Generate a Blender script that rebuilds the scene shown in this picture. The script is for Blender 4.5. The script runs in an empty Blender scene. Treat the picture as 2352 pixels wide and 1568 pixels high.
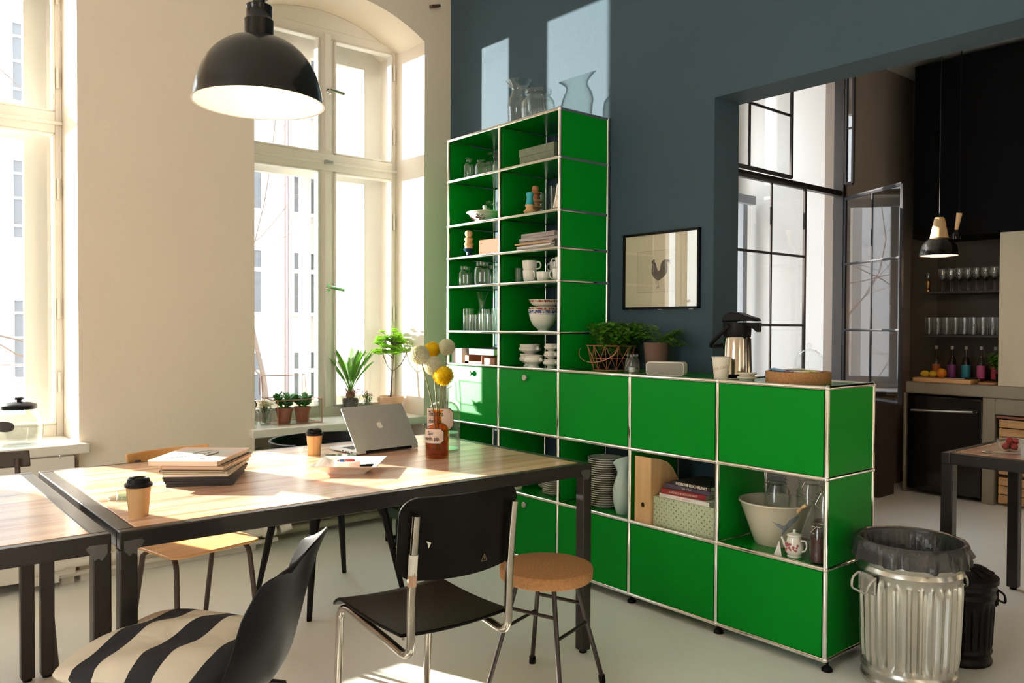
import bpy, math, random
from mathutils import Vector, Matrix
from math import sin, cos, pi, radians as R
random.seed(7)
S = bpy.context.scene
COL = S.collection

# ---------------------------------------------------------------- camera
cam_d = bpy.data.cameras.new('camera'); cam = bpy.data.objects.new('camera', cam_d); COL.objects.link(cam)
YAW, PIT, ROL = 0.692688, -0.018448, 0.004318
fw = Vector((sin(YAW)*cos(PIT), cos(YAW)*cos(PIT), sin(PIT))); rt = Vector((cos(YAW), -sin(YAW), 0)); up = rt.cross(fw)
r2 = rt*cos(ROL) + up*sin(ROL); u2 = -rt*sin(ROL) + up*cos(ROL)
m = Matrix((r2, u2, -fw)).transposed().to_4x4(); m.translation = (-2.8943, -1.6043, 1.3188)
cam.matrix_world = m
cam_d.sensor_width = 36; cam_d.lens = 1861.2*36/2352; cam_d.clip_start = .05; cam_d.clip_end = 200
cam_d.dof.use_dof = True; cam_d.dof.focus_distance = 3.1; cam_d.dof.aperture_fstop = 14.0
S.camera = cam
# ---------------------------------------------------------------- world, suns, exposure
W = bpy.data.worlds.new('sky'); S.world = W; W.use_nodes = True
bgn = W.node_tree.nodes['Background']; bgn.inputs[0].default_value = (0.88, 0.945, 1.0, 1); bgn.inputs[1].default_value = 7.4
def sun(name, d, energy, color, angle):
    l = bpy.data.lights.new(name, 'SUN'); l.energy = energy; l.color = color; l.angle = angle
    o = bpy.data.objects.new(name, l); COL.objects.link(o)
    o.rotation_euler = Vector(d).normalized().to_track_quat('-Z', 'Y').to_euler(); o.location = (-6, 10, 8)
    return o
sun('sun', (1, -2.6, -0.98), 36, (1, .90, .79), R(.6))
sun('sun_mirrored_by_facing_windows', (1, -1.65, -0.02), 23, (1, .95, .90), R(.55))
S.view_settings.view_transform = 'Standard'; S.view_settings.look = 'None'; S.view_settings.gamma = 1
S.view_settings.use_curve_mapping = False
S.view_settings.exposure = 0.20
S.cycles.max_bounces = 12; S.cycles.diffuse_bounces = 6; S.cycles.glossy_bounces = 5; S.cycles.transparent_max_bounces = 32
S.cycles.transmission_bounces = 8; S.cycles.caustics_reflective = False; S.cycles.caustics_refractive = False
S.cycles.sample_clamp_indirect = 6.0

# ---------------------------------------------------------------- materials
MATS = {}
def mat(name, col, rough=.5, metal=0., spec=.5, bump=0., bscale=60., coat=0., var=0., vscale=4., alpha=None, emit=None, aniso=0):
    if name in MATS: return MATS[name]
    m = bpy.data.materials.new(name); m.use_nodes = True; nt = m.node_tree; b = nt.nodes['Principled BSDF']
    b.inputs['Base Color'].default_value = (*col, 1); b.inputs['Roughness'].default_value = rough
    b.inputs['Metallic'].default_value = metal; b.inputs['Specular IOR Level'].default_value = spec
    b.inputs['Coat Weight'].default_value = coat; b.inputs['Coat Roughness'].default_value = .08
    if emit: b.inputs['Emission Color'].default_value = (*emit[0], 1); b.inputs['Emission Strength'].default_value = emit[1]
    tc = nt.nodes.new('ShaderNodeTexCoord')
    if bump:
        n = nt.nodes.new('ShaderNodeTexNoise'); n.inputs['Scale'].default_value = bscale; n.inputs['Detail'].default_value = 5
        bp = nt.nodes.new('ShaderNodeBump'); bp.inputs['Strength'].default_value = bump; bp.inputs['Distance'].default_value = .01
        nt.links.new(tc.outputs['Object'], n.inputs['Vector']); nt.links.new(n.outputs[0], bp.inputs['Height']); nt.links.new(bp.outputs[0], b.inputs['Normal'])
    if var:
        n = nt.nodes.new('ShaderNodeTexNoise'); n.inputs['Scale'].default_value = vscale; n.inputs['Detail'].default_value = 6
        rp = nt.nodes.new('ShaderNodeMix'); rp.data_type = 'RGBA'
        rp.inputs[6].default_value = (*[c*(1-var) for c in col], 1); rp.inputs[7].default_value = (*[min(1, c*(1+var)) for c in col], 1)
        nt.links.new(tc.outputs['Object'], n.inputs['Vector']); nt.links.new(n.outputs[0], rp.inputs[0]); nt.links.new(rp.outputs[2], b.inputs['Base Color'])
    MATS[name] = m; return m
def glass(name, tint=(.95, .975, .965), refl=1.35, rough=.01):
    if name in MATS: return MATS[name]
    m = bpy.data.materials.new(name); m.use_nodes = True; nt = m.node_tree; nt.nodes.clear()
    o = nt.nodes.new('ShaderNodeOutputMaterial'); t = nt.nodes.new('ShaderNodeBsdfTransparent'); g = nt.nodes.new('ShaderNodeBsdfGlossy')
    mx = nt.nodes.new('ShaderNodeMixShader'); lw = nt.nodes.new('ShaderNodeLayerWeight'); lw.inputs[0].default_value = .5
    pw = nt.nodes.new('ShaderNodeMath'); pw.operation = 'POWER'; pw.inputs[1].default_value = 3.6
    mu = nt.nodes.new('ShaderNodeMath'); mu.operation = 'MULTIPLY_ADD'; mu.inputs[1].default_value = .75*refl; mu.inputs[2].default_value = .035*refl
    t.inputs[0].default_value = (*tint, 1); g.inputs['Roughness'].default_value = rough
    nt.links.new(lw.outputs['Facing'], pw.inputs[0]); nt.links.new(pw.outputs[0], mu.inputs[0]); nt.links.new(mu.outputs[0], mx.inputs[0])
    nt.links.new(t.outputs[0], mx.inputs[1]); nt.links.new(g.outputs[0], mx.inputs[2]); nt.links.new(mx.outputs[0], o.inputs[0])
    MATS[name] = m; return m
def leafmat(name, col, trans=.45):
    if name in MATS: return MATS[name]
    m = bpy.data.materials.new(name); m.use_nodes = True; nt = m.node_tree; b = nt.nodes['Principled BSDF']; o = nt.nodes['Material Output']
    b.inputs['Roughness'].default_value = .38; tc = nt.nodes.new('ShaderNodeTexCoord'); n = nt.nodes.new('ShaderNodeTexNoise'); n.inputs['Scale'].default_value = 18
    cr = nt.nodes.new('ShaderNodeMix'); cr.data_type = 'RGBA'; cr.inputs[6].default_value = (*[c*.6 for c in col], 1); cr.inputs[7].default_value = (*[min(1, c*1.5) for c in col], 1)
    nt.links.new(tc.outputs['Object'], n.inputs['Vector']); nt.links.new(n.outputs[0], cr.inputs[0]); nt.links.new(cr.outputs[2], b.inputs['Base Color'])
    t = nt.nodes.new('ShaderNodeBsdfTranslucent'); t.inputs[0].default_value = (min(1, col[0]*1.8), min(1, col[1]*1.7), col[2]*.6, 1)
    mx = nt.nodes.new('ShaderNodeMixShader'); mx.inputs[0].default_value = trans
    nt.links.new(b.outputs[0], mx.inputs[1]); nt.links.new(t.outputs[0], mx.inputs[2]); nt.links.new(mx.outputs[0], o.inputs[0])
    MATS[name] = m; return m
def woodmat(name, c1, c2, axis=0, plank=None, rough=.4, knots=False, scale=1., coat=0.):
    if name in MATS: return MATS[name]
    m = bpy.data.materials.new(name); m.use_nodes = True; nt = m.node_tree; N = nt.nodes.new; L = nt.links.new; b = nt.nodes['Principled BSDF']
    b.inputs['Roughness'].default_value = rough; b.inputs['Coat Weight'].default_value = coat; b.inputs['Coat Roughness'].default_value = .15
    tc = N('ShaderNodeTexCoord'); sx = N('ShaderNodeSeparateXYZ'); L(tc.outputs['Object'], sx.inputs[0])
    across = 1 if axis == 0 else 0
    col_in = None
    idx = None
    if plank:
        dv = N('ShaderNodeMath'); dv.operation = 'DIVIDE'; dv.inputs[1].default_value = plank; L(sx.outputs[across], dv.inputs[0])
        fl = N('ShaderNodeMath'); fl.operation = 'FLOOR'; L(dv.outputs[0], fl.inputs[0]); idx = fl
        fr = N('ShaderNodeMath'); fr.operation = 'FRACT'; L(dv.outputs[0], fr.inputs[0])
    mp = N('ShaderNodeMapping'); sc = [14*scale]*3; sc[axis] = 1.3*scale; mp.inputs['Scale'].default_value = sc; L(tc.outputs['Object'], mp.inputs[0])
    vin = mp.outputs[0]
    if idx:
        cb = N('ShaderNodeCombineXYZ'); mm = N('ShaderNodeMath'); mm.operation = 'MULTIPLY'; mm.inputs[1].default_value = 7.31; L(idx.outputs[0], mm.inputs[0])
        L(mm.outputs[0], cb.inputs[2]); L(mm.outputs[0], cb.inputs[axis])
        ad = N('ShaderNodeVectorMath'); ad.operation = 'ADD'; L(vin, ad.inputs[0]); L(cb.outputs[0], ad.inputs[1]); vin = ad.outputs[0]
    n = N('ShaderNodeTexNoise'); n.inputs['Scale'].default_value = 1; n.inputs['Detail'].default_value = 7; n.inputs['Distortion'].default_value = 1.2; L(vin, n.inputs['Vector'])
    cr = N('ShaderNodeValToRGB'); cr.color_ramp.elements[0].position = .36; cr.color_ramp.elements[1].position = .62
    cr.color_ramp.elements[0].color = (*c1, 1); cr.color_ramp.elements[1].color = (*c2, 1); L(n.outputs[0], cr.inputs[0]); out = cr.outputs[0]
    if idx:
        wn = N('ShaderNodeTexWhiteNoise'); wn.noise_dimensions = '1D'; L(idx.outputs[0], wn.inputs['W'])
        hs = N('ShaderNodeHueSaturation'); mr = N('ShaderNodeMapRange'); mr.inputs['To Min'].default_value = .66; mr.inputs['To Max'].default_value = 1.15; L(wn.outputs[0], mr.inputs[0])
        L(mr.outputs[0], hs.inputs['Value']); mr2 = N('ShaderNodeMapRange'); mr2.inputs['To Min'].default_value = .488; mr2.inputs['To Max'].default_value = .51
        L(wn.outputs[0], mr2.inputs[0]); L(mr2.outputs[0], hs.inputs['Hue']); L(out, hs.inputs['Color']); out = hs.outputs[0]
        lt = N('ShaderNodeMath'); lt.operation = 'LESS_THAN'; lt.inputs[1].default_value = .03; L(fr.outputs[0], lt.inputs[0])
        mx = N('ShaderNodeMix'); mx.data_type = 'RGBA'; mx.inputs[7].default_value = (*[c*.35 for c in c1], 1); L(lt.outputs[0], mx.inputs[0]); L(out, mx.inputs[6]); out = mx.outputs[2]
    if knots:
        mk = N('ShaderNodeMapping'); s2 = [8.5]*3; s2[axis] = 2.6; s2[2] = 0; mk.inputs['Scale'].default_value = s2; L(tc.outputs['Object'], mk.inputs[0])
        v = N('ShaderNodeTexVoronoi'); v.inputs['Scale'].default_value = 1; L(mk.outputs[0], v.inputs['Vector'])
        kr = N('ShaderNodeValToRGB'); kr.color_ramp.elements[0].position = .05; kr.color_ramp.elements[1].position = .20
        kr.color_ramp.elements[0].color = (.75, .75, .75, 1); kr.color_ramp.elements[1].color = (0, 0, 0, 1); L(v.outputs['Distance'], kr.inputs[0])
        mx = N('ShaderNodeMix'); mx.data_type = 'RGBA'; mx.inputs[7].default_value = (.16, .05, .02, 1); L(kr.outputs[0], mx.inputs[0]); L(out, mx.inputs[6]); out = mx.outputs[2]
    L(out, b.inputs['Base Color']); MATS[name] = m; return m

def printmat(name, c1, c2, scale, rough=.25):
    m = mat(name, c1, rough); nt = m.node_tree; N = nt.nodes.new; L = nt.links.new
    tc = N('ShaderNodeTexCoord'); n = N('ShaderNodeTexNoise'); n.inputs['Scale'].default_value = scale; n.inputs['Detail'].default_value = 3
    cr = N('ShaderNodeValToRGB'); cr.color_ramp.elements[0].position = .47; cr.color_ramp.elements[1].position = .55
    cr.color_ramp.elements[0].color = (*c1, 1); cr.color_ramp.elements[1].color = (*c2, 1)
    L(tc.outputs['Object'], n.inputs['Vector']); L(n.outputs[0], cr.inputs[0]); L(cr.outputs[0], nt.nodes['Principled BSDF'].inputs['Base Color']); return m
white_wall = mat('white_plaster', (.80, .705, .585), .85, bump=.11, bscale=38, var=.03, vscale=1.5)
blue_wall = mat('blue_grey_paint', (.046, .080, .102), .7, spec=.22, bump=.12, bscale=60, var=.05, vscale=2)
white_paint = mat('white_gloss_paint', (.76, .72, .65), .35, bump=.05, bscale=20)
brown_wall = mat('brown_grey_paint', (.34, .285, .245), .8, bump=.1)
black_wall = mat('black_board_paint', (.004, .004, .0045), .8, spec=.1)
concrete = mat('concrete', (.27, .235, .18), .75, bump=.15, bscale=12, var=.25, vscale=3)
green = mat('green_powder_coat', (.0, .195, .010), .24, spec=.3, bump=.02, bscale=3)
green_door = mat('green_satin_door', (.0, .228, .014), .46, spec=.10, bump=.02, bscale=3)
chrome = mat('polished_chrome', (.86, .84, .80), .10, metal=1.)
steel_dark = mat('raw_dark_steel', (.038, .032, .030), .36, metal=.5, spec=.3, bump=.04, bscale=30, var=.3, vscale=7)
steel_bare = mat('ground_bare_steel', (.17, .16, .155), .42, metal=1., var=.25, vscale=40)
black_pl = mat('black_plastic', (.004, .004, .005), .42, spec=.16)
black_met = mat('black_enamel', (.008, .007, .006), .2, coat=.15, spec=.3)
black_ply = mat('black_lacquered_plywood', (.005, .0035, .003), .35, spec=.10, bump=.06, bscale=90, var=.3, vscale=30)
porcelain = mat('white_porcelain', (.80, .78, .70), .16, coat=.4)
cork = mat('cork', (.40, .19, .07), .8, bump=.5, bscale=160, var=.45, vscale=120)
kraft = mat('kraft_paper', (.58, .36, .16), .7, bump=.1, bscale=160)
paper_w = mat('white_paper', (.78, .75, .70), .7)
paper_p = mat('paper_pages', (.72, .60, .46), .8, bump=.1, bscale=300)
black_paper = mat('black_cover', (.02, .016, .014), .6)
grey_paper = mat('grey_cover', (.40, .37, .34), .5)
ply_wood = woodmat('honey_plywood', (.58, .30, .10), (.72, .42, .17), axis=0, rough=.3, scale=.6)
lt_wood = woodmat('light_turned_wood', (.66, .40, .18), (.78, .52, .27), axis=2, rough=.5)
beech = woodmat('beech_sheet', (.62, .38, .17), (.74, .48, .24), axis=2, rough=.5)
board = woodmat('pine_boards', (.62, .29, .155), (.93, .64, .43), axis=0, plank=.118, rough=.28, knots=True, coat=.25)
crate_wood = woodmat('crate_wood', (.50, .28, .11), (.66, .40, .19), axis=1, plank=None, rough=.6)
terracotta = mat('pale_terracotta', (.62, .38, .25), .85, bump=.15, bscale=40, var=.2, vscale=14)
red_pot = mat('red_brown_plastic', (.30, .085, .045), .5)
soil = mat('soil', (.025, .018, .012), .95, bump=.8, bscale=80)
copper = mat('copper_wire', (.50, .20, .11), .4, metal=.6)
alu = mat('brushed_aluminium', (.52, .50, .47), .34, metal=.75)
galv = mat('galvanised_steel', (.56, .55, .50), .26, metal=.95, var=.18, vscale=9, bump=.02, bscale=8)
bagm = mat('grey_bin_bag', (.035, .034, .036), .25, bump=.7, bscale=22)
g_clear = glass('clear_glass', (.965, .98, .972))
g_pane = glass('window_glass', (.97, .98, .975), refl=.8)
g_dark = glass('frame_glass', (.99, .99, .98), refl=1.6)
g_amber = glass('amber_glass', (.90, .60, .20))
g_water = glass('water', (.93, .97, .95), refl=.6)
g_amberw = glass('amber_water', (.86, .52, .22), refl=.4)
leaf_g = leafmat('green_leaf', (.07, .20, .025)); leaf_d = leafmat('dark_green_leaf', (.025, .10, .02), .3); leaf_l = leafmat('light_green_leaf', (.15, .33, .045), .5)
leaf_red = leafmat('red_leaf', (.16, .02, .02), .3); petal_w = leafmat('white_petal', (.6, .52, .45), .4); petal_p = leafmat('purple_petal', (.22, .03, .10), .3)
bark = mat('bark', (.13, .09, .07), .9, bump=.5, bscale=60)

# ---------------------------------------------------------------- mesh builder
class B:
    def __init__(s): s.v = []; s.f = []; s.m = []
    def add(s, vs, fs, mi=0):
        o = len(s.v); s.v += [tuple(v) for v in vs]; s.f += [tuple(i+o for i in f) for f in fs]; s.m += [mi]*len(fs); return s
    def box(s, x0, x1, y0, y1, z0, z1, mi=0):
        return s.add([(x0, y0, z0), (x1, y0, z0), (x1, y1, z0), (x0, y1, z0), (x0, y0, z1), (x1, y0, z1), (x1, y1, z1), (x0, y1, z1)],
                     [(0, 3, 2, 1), (4, 5, 6, 7), (0, 1, 5, 4), (1, 2, 6, 5), (2, 3, 7, 6), (3, 0, 4, 7)], mi)
    def obox(s, c, size, rot=0, mi=0, tilt=None):
        t = B().box(-size[0]/2, size[0]/2, -size[1]/2, size[1]/2, -size[2]/2, size[2]/2)
        q = Matrix.Rotation(rot, 3, 'Z')
        if tilt: q = q @ Matrix.Rotation(tilt[0], 3, tilt[1])
        return s.add([q @ Vector(v) + Vector(c) for v in t.v], t.f, mi)
    def lathe(s, prof, n=32, c=(0, 0, 0), mi=0, rib=0, ribn=24, ribz=None, close=False):
        vs = []; fs = []; k = len(prof)
        for j in range(n):
            a = 2*pi*j/n
            for (r, z) in prof:
                rr = r
                if rib and (ribz is None or ribz[0] <= z <= ribz[1]): rr = r*(1+rib*cos(ribn*a))
                vs.append((c[0]+rr*cos(a), c[1]+rr*sin(a), c[2]+z))
        for j in range(n):
            j2 = (j+1) % n
            for i in range(k-1):
                fs.append((j*k+i, j2*k+i, j2*k+i+1, j*k+i+1))
            if close: fs.append((j*k+k-1, j2*k+k-1, j2*k, j*k))
        return s.add(vs, fs, mi)
    def tube(s, pts, r, n=10, closed=False, mi=0, caps=True):
        P = [Vector(p) for p in pts]; k = len(P); rs = r if isinstance(r, (list, tuple)) else [r]*k
        T = []
        for i in range(k):
            a = P[(i-1) % k] if (closed or i > 0) else P[i]; b = P[(i+1) % k] if (closed or i < k-1) else P[i]
            T.append((b-a).normalized())
        ref = Vector((0, 0, 1)) if abs(T[0].z) < .9 else Vector((1, 0, 0))
        u = T[0].cross(ref).normalized(); vs = []; fs = []
        for i in range(k):
            u = (u - T[i]*u.dot(T[i])).normalized(); w = T[i].cross(u)
            for j in range(n):
                a = 2*pi*j/n; vs.append(P[i] + (u*cos(a)+w*sin(a))*rs[i])
        for i in range(k if closed else k-1):
            i2 = (i+1) % k
            for j in range(n):
                j2 = (j+1) % n; fs.append((i*n+j, i*n+j2, i2*n+j2, i2*n+j))
        if caps and not closed: fs += [tuple(range(n-1, -1, -1)), tuple((k-1)*n+j for j in range(n))]
        return s.add(vs, fs, mi)
    def cyl(s, p0, p1, r0, r1=None, n=16, mi=0): return s.tube([p0, p1], [r0, r0 if r1 is None else r1], n, mi=mi)
    def sph(s, c, r, n=16, sc=(1, 1, 1), mi=0):
        k = n//2; prof = [(r*sin(pi*i/k), -r*cos(pi*i/k)) for i in range(k+1)]; t = B().lathe(prof, n)
        return s.add([(c[0]+v[0]*sc[0], c[1]+v[1]*sc[1], c[2]+v[2]*sc[2]) for v in t.v], t.f, mi)
    def prism(s, poly, z0, z1, mi=0, axis='Z'):
        n = len(poly)
        if axis == 'Z': f = lambda p, z: (p[0], p[1], z)
        elif axis == 'Y': f = lambda p, z: (p[0], z, p[1])
        else: f = lambda p, z: (z, p[0], p[1])
        return s.add([f(p, z0) for p in poly]+[f(p, z1) for p in poly],
                     [tuple(range(n-1, -1, -1)), tuple(range(n, 2*n))]+[(i, (i+1) % n, n+(i+1) % n, n+i) for i in range(n)], mi)
    def xf(s, M):
        s.v = [tuple(M @ Vector(v)) for v in s.v]; return s
    def grid(s, fn, nu, nv, thick=0, mi=0):
        """sheet fn(u,v)->Vector; with thickness along normals"""
        pts = [[Vector(fn(i/nu, j/nv)) for j in range(nv+1)] for i in range(nu+1)]
        nrm = []
        for i in range(nu+1):
            row = []
            for j in range(nv+1):
                a = pts[min(i+1, nu)][j]-pts[max(i-1, 0)][j]; b = pts[i][min(j+1, nv)]-pts[i][max(j-1, 0)][:] if False else pts[i][min(j+1, nv)]-pts[i][max(j-1, 0)]
                c = a.cross(b); row.append(c.normalized() if c.length > 1e-9 else Vector((0, 0, 1)))
            nrm.append(row)
        w = nv+1; vs = [pts[i][j] for i in range(nu+1) for j in range(nv+1)]
        fs = [(i*w+j, (i+1)*w+j, (i+1)*w+j+1, i*w+j+1) for i in range(nu) for j in range(nv)]
        if thick:
            o = len(vs); vs += [pts[i][j]-nrm[i][j]*thick for i in range(nu+1) for j in range(nv+1)]
            fs += [tuple(o+k for k in reversed(f)) for f in fs[:nu*nv]]
            bd = [i*w for i in range(nu+1)] + [nu*w+j for j in range(1, nv+1)] + [i*w+nv for i in range(nu-1, -1, -1)] + [j for j in range(nv-1, 0, -1)]
            for a, b in zip(bd, bd[1:]+bd[:1]): fs.append((b, a, a+o, b+o))
        return s.add(vs, fs, mi)
    def build(s, name, mats, parent=None, loc=None, rot=0, smooth=True, bevel=0, seg=2, sub=0):
        me = bpy.data.meshes.new(name); me.from_pydata(s.v, [], s.f); me.update()
        if not isinstance(mats, (list, tuple)): mats = [mats]
        for q in mats: me.materials.append(q)
        me.polygons.foreach_set('material_index', s.m)
        if smooth:
            me.polygons.foreach_set('use_smooth', [True]*len(s.f)); me.set_sharp_from_angle(angle=R(38))
        o = bpy.data.objects.new(name, me); COL.objects.link(o)
        if parent: o.parent = parent
        if loc is not None: o.location = loc
        if rot: o.rotation_euler = (0, 0, rot)
        if bevel:
            md = o.modifiers.new('bevel', 'BEVEL'); md.width = bevel; md.segments = seg; md.limit_method = 'ANGLE'
        if sub:
            md = o.modifiers.new('sub', 'SUBSURF'); md.levels = sub; md.render_levels = sub
        return o
def tag(o, label=None, cat=None, group=None, kind=None):
    if label: o['label'] = label
    if cat: o['category'] = cat
    if group: o['group'] = group
    if kind: o['kind'] = kind
    return o
def thing(name, label, cat, loc=(0, 0, 0), rot=0, group=None):
    o = bpy.data.objects.new(name, None); COL.objects.link(o); o.location = loc; o.rotation_euler = (0, 0, rot); o.empty_display_size = .05
    return tag(o, label, cat, group)
def struct(o): o['kind'] = 'structure'; return o
def dup(root, label, loc, rot=None, group=None, scale=None):
    r = root.copy(); COL.objects.link(r); r.location = loc; r['label'] = label
    if rot is not None: r.rotation_euler = (0, 0, rot)
    if scale: r.scale = scale if isinstance(scale, tuple) else (scale,)*3
    if group: r['group'] = group
    for ch in list(root.children):
        c = ch.copy(); COL.objects.link(c); c.parent = r
        for g in list(ch.children):
            d = g.copy(); COL.objects.link(d); d.parent = c
    return r
def arc(c, r, a0, a1, n, plane='XZ'):
    out = []
    for i in range(n+1):
        a = a0+(a1-a0)*i/n; p, q = r*cos(a), r*sin(a)
        out.append({'XZ': (c[0]+p, c[1], c[2]+q), 'YZ': (c[0], c[1]+p, c[2]+q), 'XY': (c[0]+p, c[1]+q, c[2])}[plane])
    return out
def fillet(pts, r, n=6, closed=False):
    """round the corners of a polyline"""
    P = [Vector(p) for p in pts]; out = []; k = len(P)
    for i in range(k):
        if not closed and i in (0, k-1): out.append(P[i]); continue
        a, b, c = P[(i-1) % k], P[i], P[(i+1) % k]; d1 = (a-b); d2 = (c-b); rr = min(r, d1.length*.49, d2.length*.49)
        s1 = b+d1.normalized()*rr; s2 = b+d2.normalized()*rr
        for j in range(n+1):
            t = j/n; out.append((s1*(1-t)**2)+(b*2*t*(1-t))+(s2*t*t))
    return out
def rpoly(w, h, r, n=5, cx=0, cy=0):
    """rounded rectangle polygon"""
    o = []
    for (sx, sy, a) in ((1, 1, 0), (-1, 1, pi/2), (-1, -1, pi), (1, -1, 3*pi/2)):
        for i in range(n+1):
            t = a+pi/2*i/n; o.append((cx+sx*(w/2-r)+r*cos(t), cy+sy*(h/2-r)+r*sin(t)))
    return o
def textpoly(s, size, bold=False):
    cu = bpy.data.curves.new('txt', 'FONT'); cu.body = s; cu.size = size; cu.align_x = 'CENTER'; cu.align_y = 'CENTER'; cu.resolution_u = 3
    if bold: cu.offset = size*.03
    o = bpy.data.objects.new('txt', cu); COL.objects.link(o)
    dg = bpy.context.evaluated_depsgraph_get(); me = bpy.data.meshes.new_from_object(o.evaluated_get(dg))
    vs = [tuple(v.co) for v in me.vertices]; fs = [tuple(p.vertices) for p in me.polygons]
    bpy.data.objects.remove(o); bpy.data.curves.remove(cu); bpy.data.meshes.remove(me)
    return vs, fs
def text_on(b, s, size, fn, mi=0, bold=False):
    vs, fs = textpoly(s, size, bold); b.add([fn(v[0], v[1]) for v in vs], fs, mi); return b
def leaf(b, base, d, up_, L, w, bend=.2, mi=0, n=4):
    d = Vector(d).normalized(); up_ = Vector(up_); sd = d.cross(up_)
    sd = sd.normalized() if sd.length > 1e-4 else Vector((1, 0, 0)); nn = sd.cross(d).normalized(); vs = []; fs = []
    for i in range(n+1):
        t = i/n; ww = w*.5*sin(pi*min(.97, t*.9+.08))**.7; c = Vector(base)+d*(L*t)-nn*(bend*L*t*t)
        vs += [c-sd*ww+nn*ww*.25, c, c+sd*ww+nn*ww*.25]
    for i in range(n):
        a = i*3; fs += [(a, a+1, a+4, a+3), (a+1, a+2, a+5, a+4)]
    return b.add(vs, fs, mi)
ORD = ['topmost', 'second from the top', 'third from the top', 'fourth from the top', 'fifth from the top', 'sixth from the top', 'seventh from the top', 'eighth from the top', 'ninth from the top', 'tenth from the top', 'eleventh from the top']
ORB = ['bottom', 'second from the bottom', 'third from the bottom', 'fourth from the bottom', 'fifth from the bottom', 'sixth from the bottom', 'seventh from the bottom', 'eighth from the bottom', 'ninth from the bottom', 'tenth from the bottom', 'eleventh from the bottom']
ORL = ['leftmost', 'second from the left', 'third from the left', 'fourth from the left', 'fifth from the left', 'sixth from the left', 'seventh from the left', 'eighth from the left', 'rightmost']
def ordinal(i, n): return ORB[i] if i < n/2 else ORD[n-1-i]
def smooth_prof(P, k=5):
    out = []; n = len(P)
    for i in range(n-1):
        p0, p1, p2, p3 = P[max(i-1, 0)], P[i], P[i+1], P[min(i+2, n-1)]
        for j in range(k):
            t = j/k; out.append(tuple(.5*((2*p1[c])+(-p0[c]+p2[c])*t+(2*p0[c]-5*p1[c]+4*p2[c]-p3[c])*t*t+(-p0[c]+3*p1[c]-3*p2[c]+p3[c])*t**3) for c in (0, 1)))
    return out+[P[-1]]
def rnd(a, b): return random.uniform(a, b)
# ================================================================ STRUCTURE
CE = 3.95
def arch_pts(x0, x1, zs, rise, n=20):
    c = (x0+x1)/2; h = (x1-x0)/2; rad = (h*h+rise*rise)/(2*rise)
    return [(x0+(x1-x0)*i/n, zs+rise-rad+math.sqrt(max(0, rad*rad-(x0+(x1-x0)*i/n-c)**2))) for i in range(n+1)]
OPEN = [(-5.24, -4.06), (-3.36, -1.951), (-1.02, .165)]
w = B(); YW0, YW1 = 3.02, 3.72
xs = [-6.3]+[v for o in OPEN for v in o]+[.58]
for a, b in zip(xs[0::2], xs[1::2]): w.box(a, b, YW0, YW1, 0, CE)
for a, b in OPEN:
    ap = arch_pts(a, b, 3.24, .175)
    w.prism(ap+[(b, CE), (a, CE)], YW0, YW1, axis='Y')
    w.box(a, b, 3.27, YW1, 0, .655)
struct(w.build('wall_back', white_wall, smooth=False))
# window sills
for i, (a, b) in enumerate(OPEN):
    s = B().box(a+.002, b-.002, 3.0, 3.44, .662, .712).box(a-.04, b+.04, 2.955, 3.018, .662, .712)
    struct(s.build('trim_%d' % (i+1), white_paint, bevel=.008, seg=3))
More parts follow.
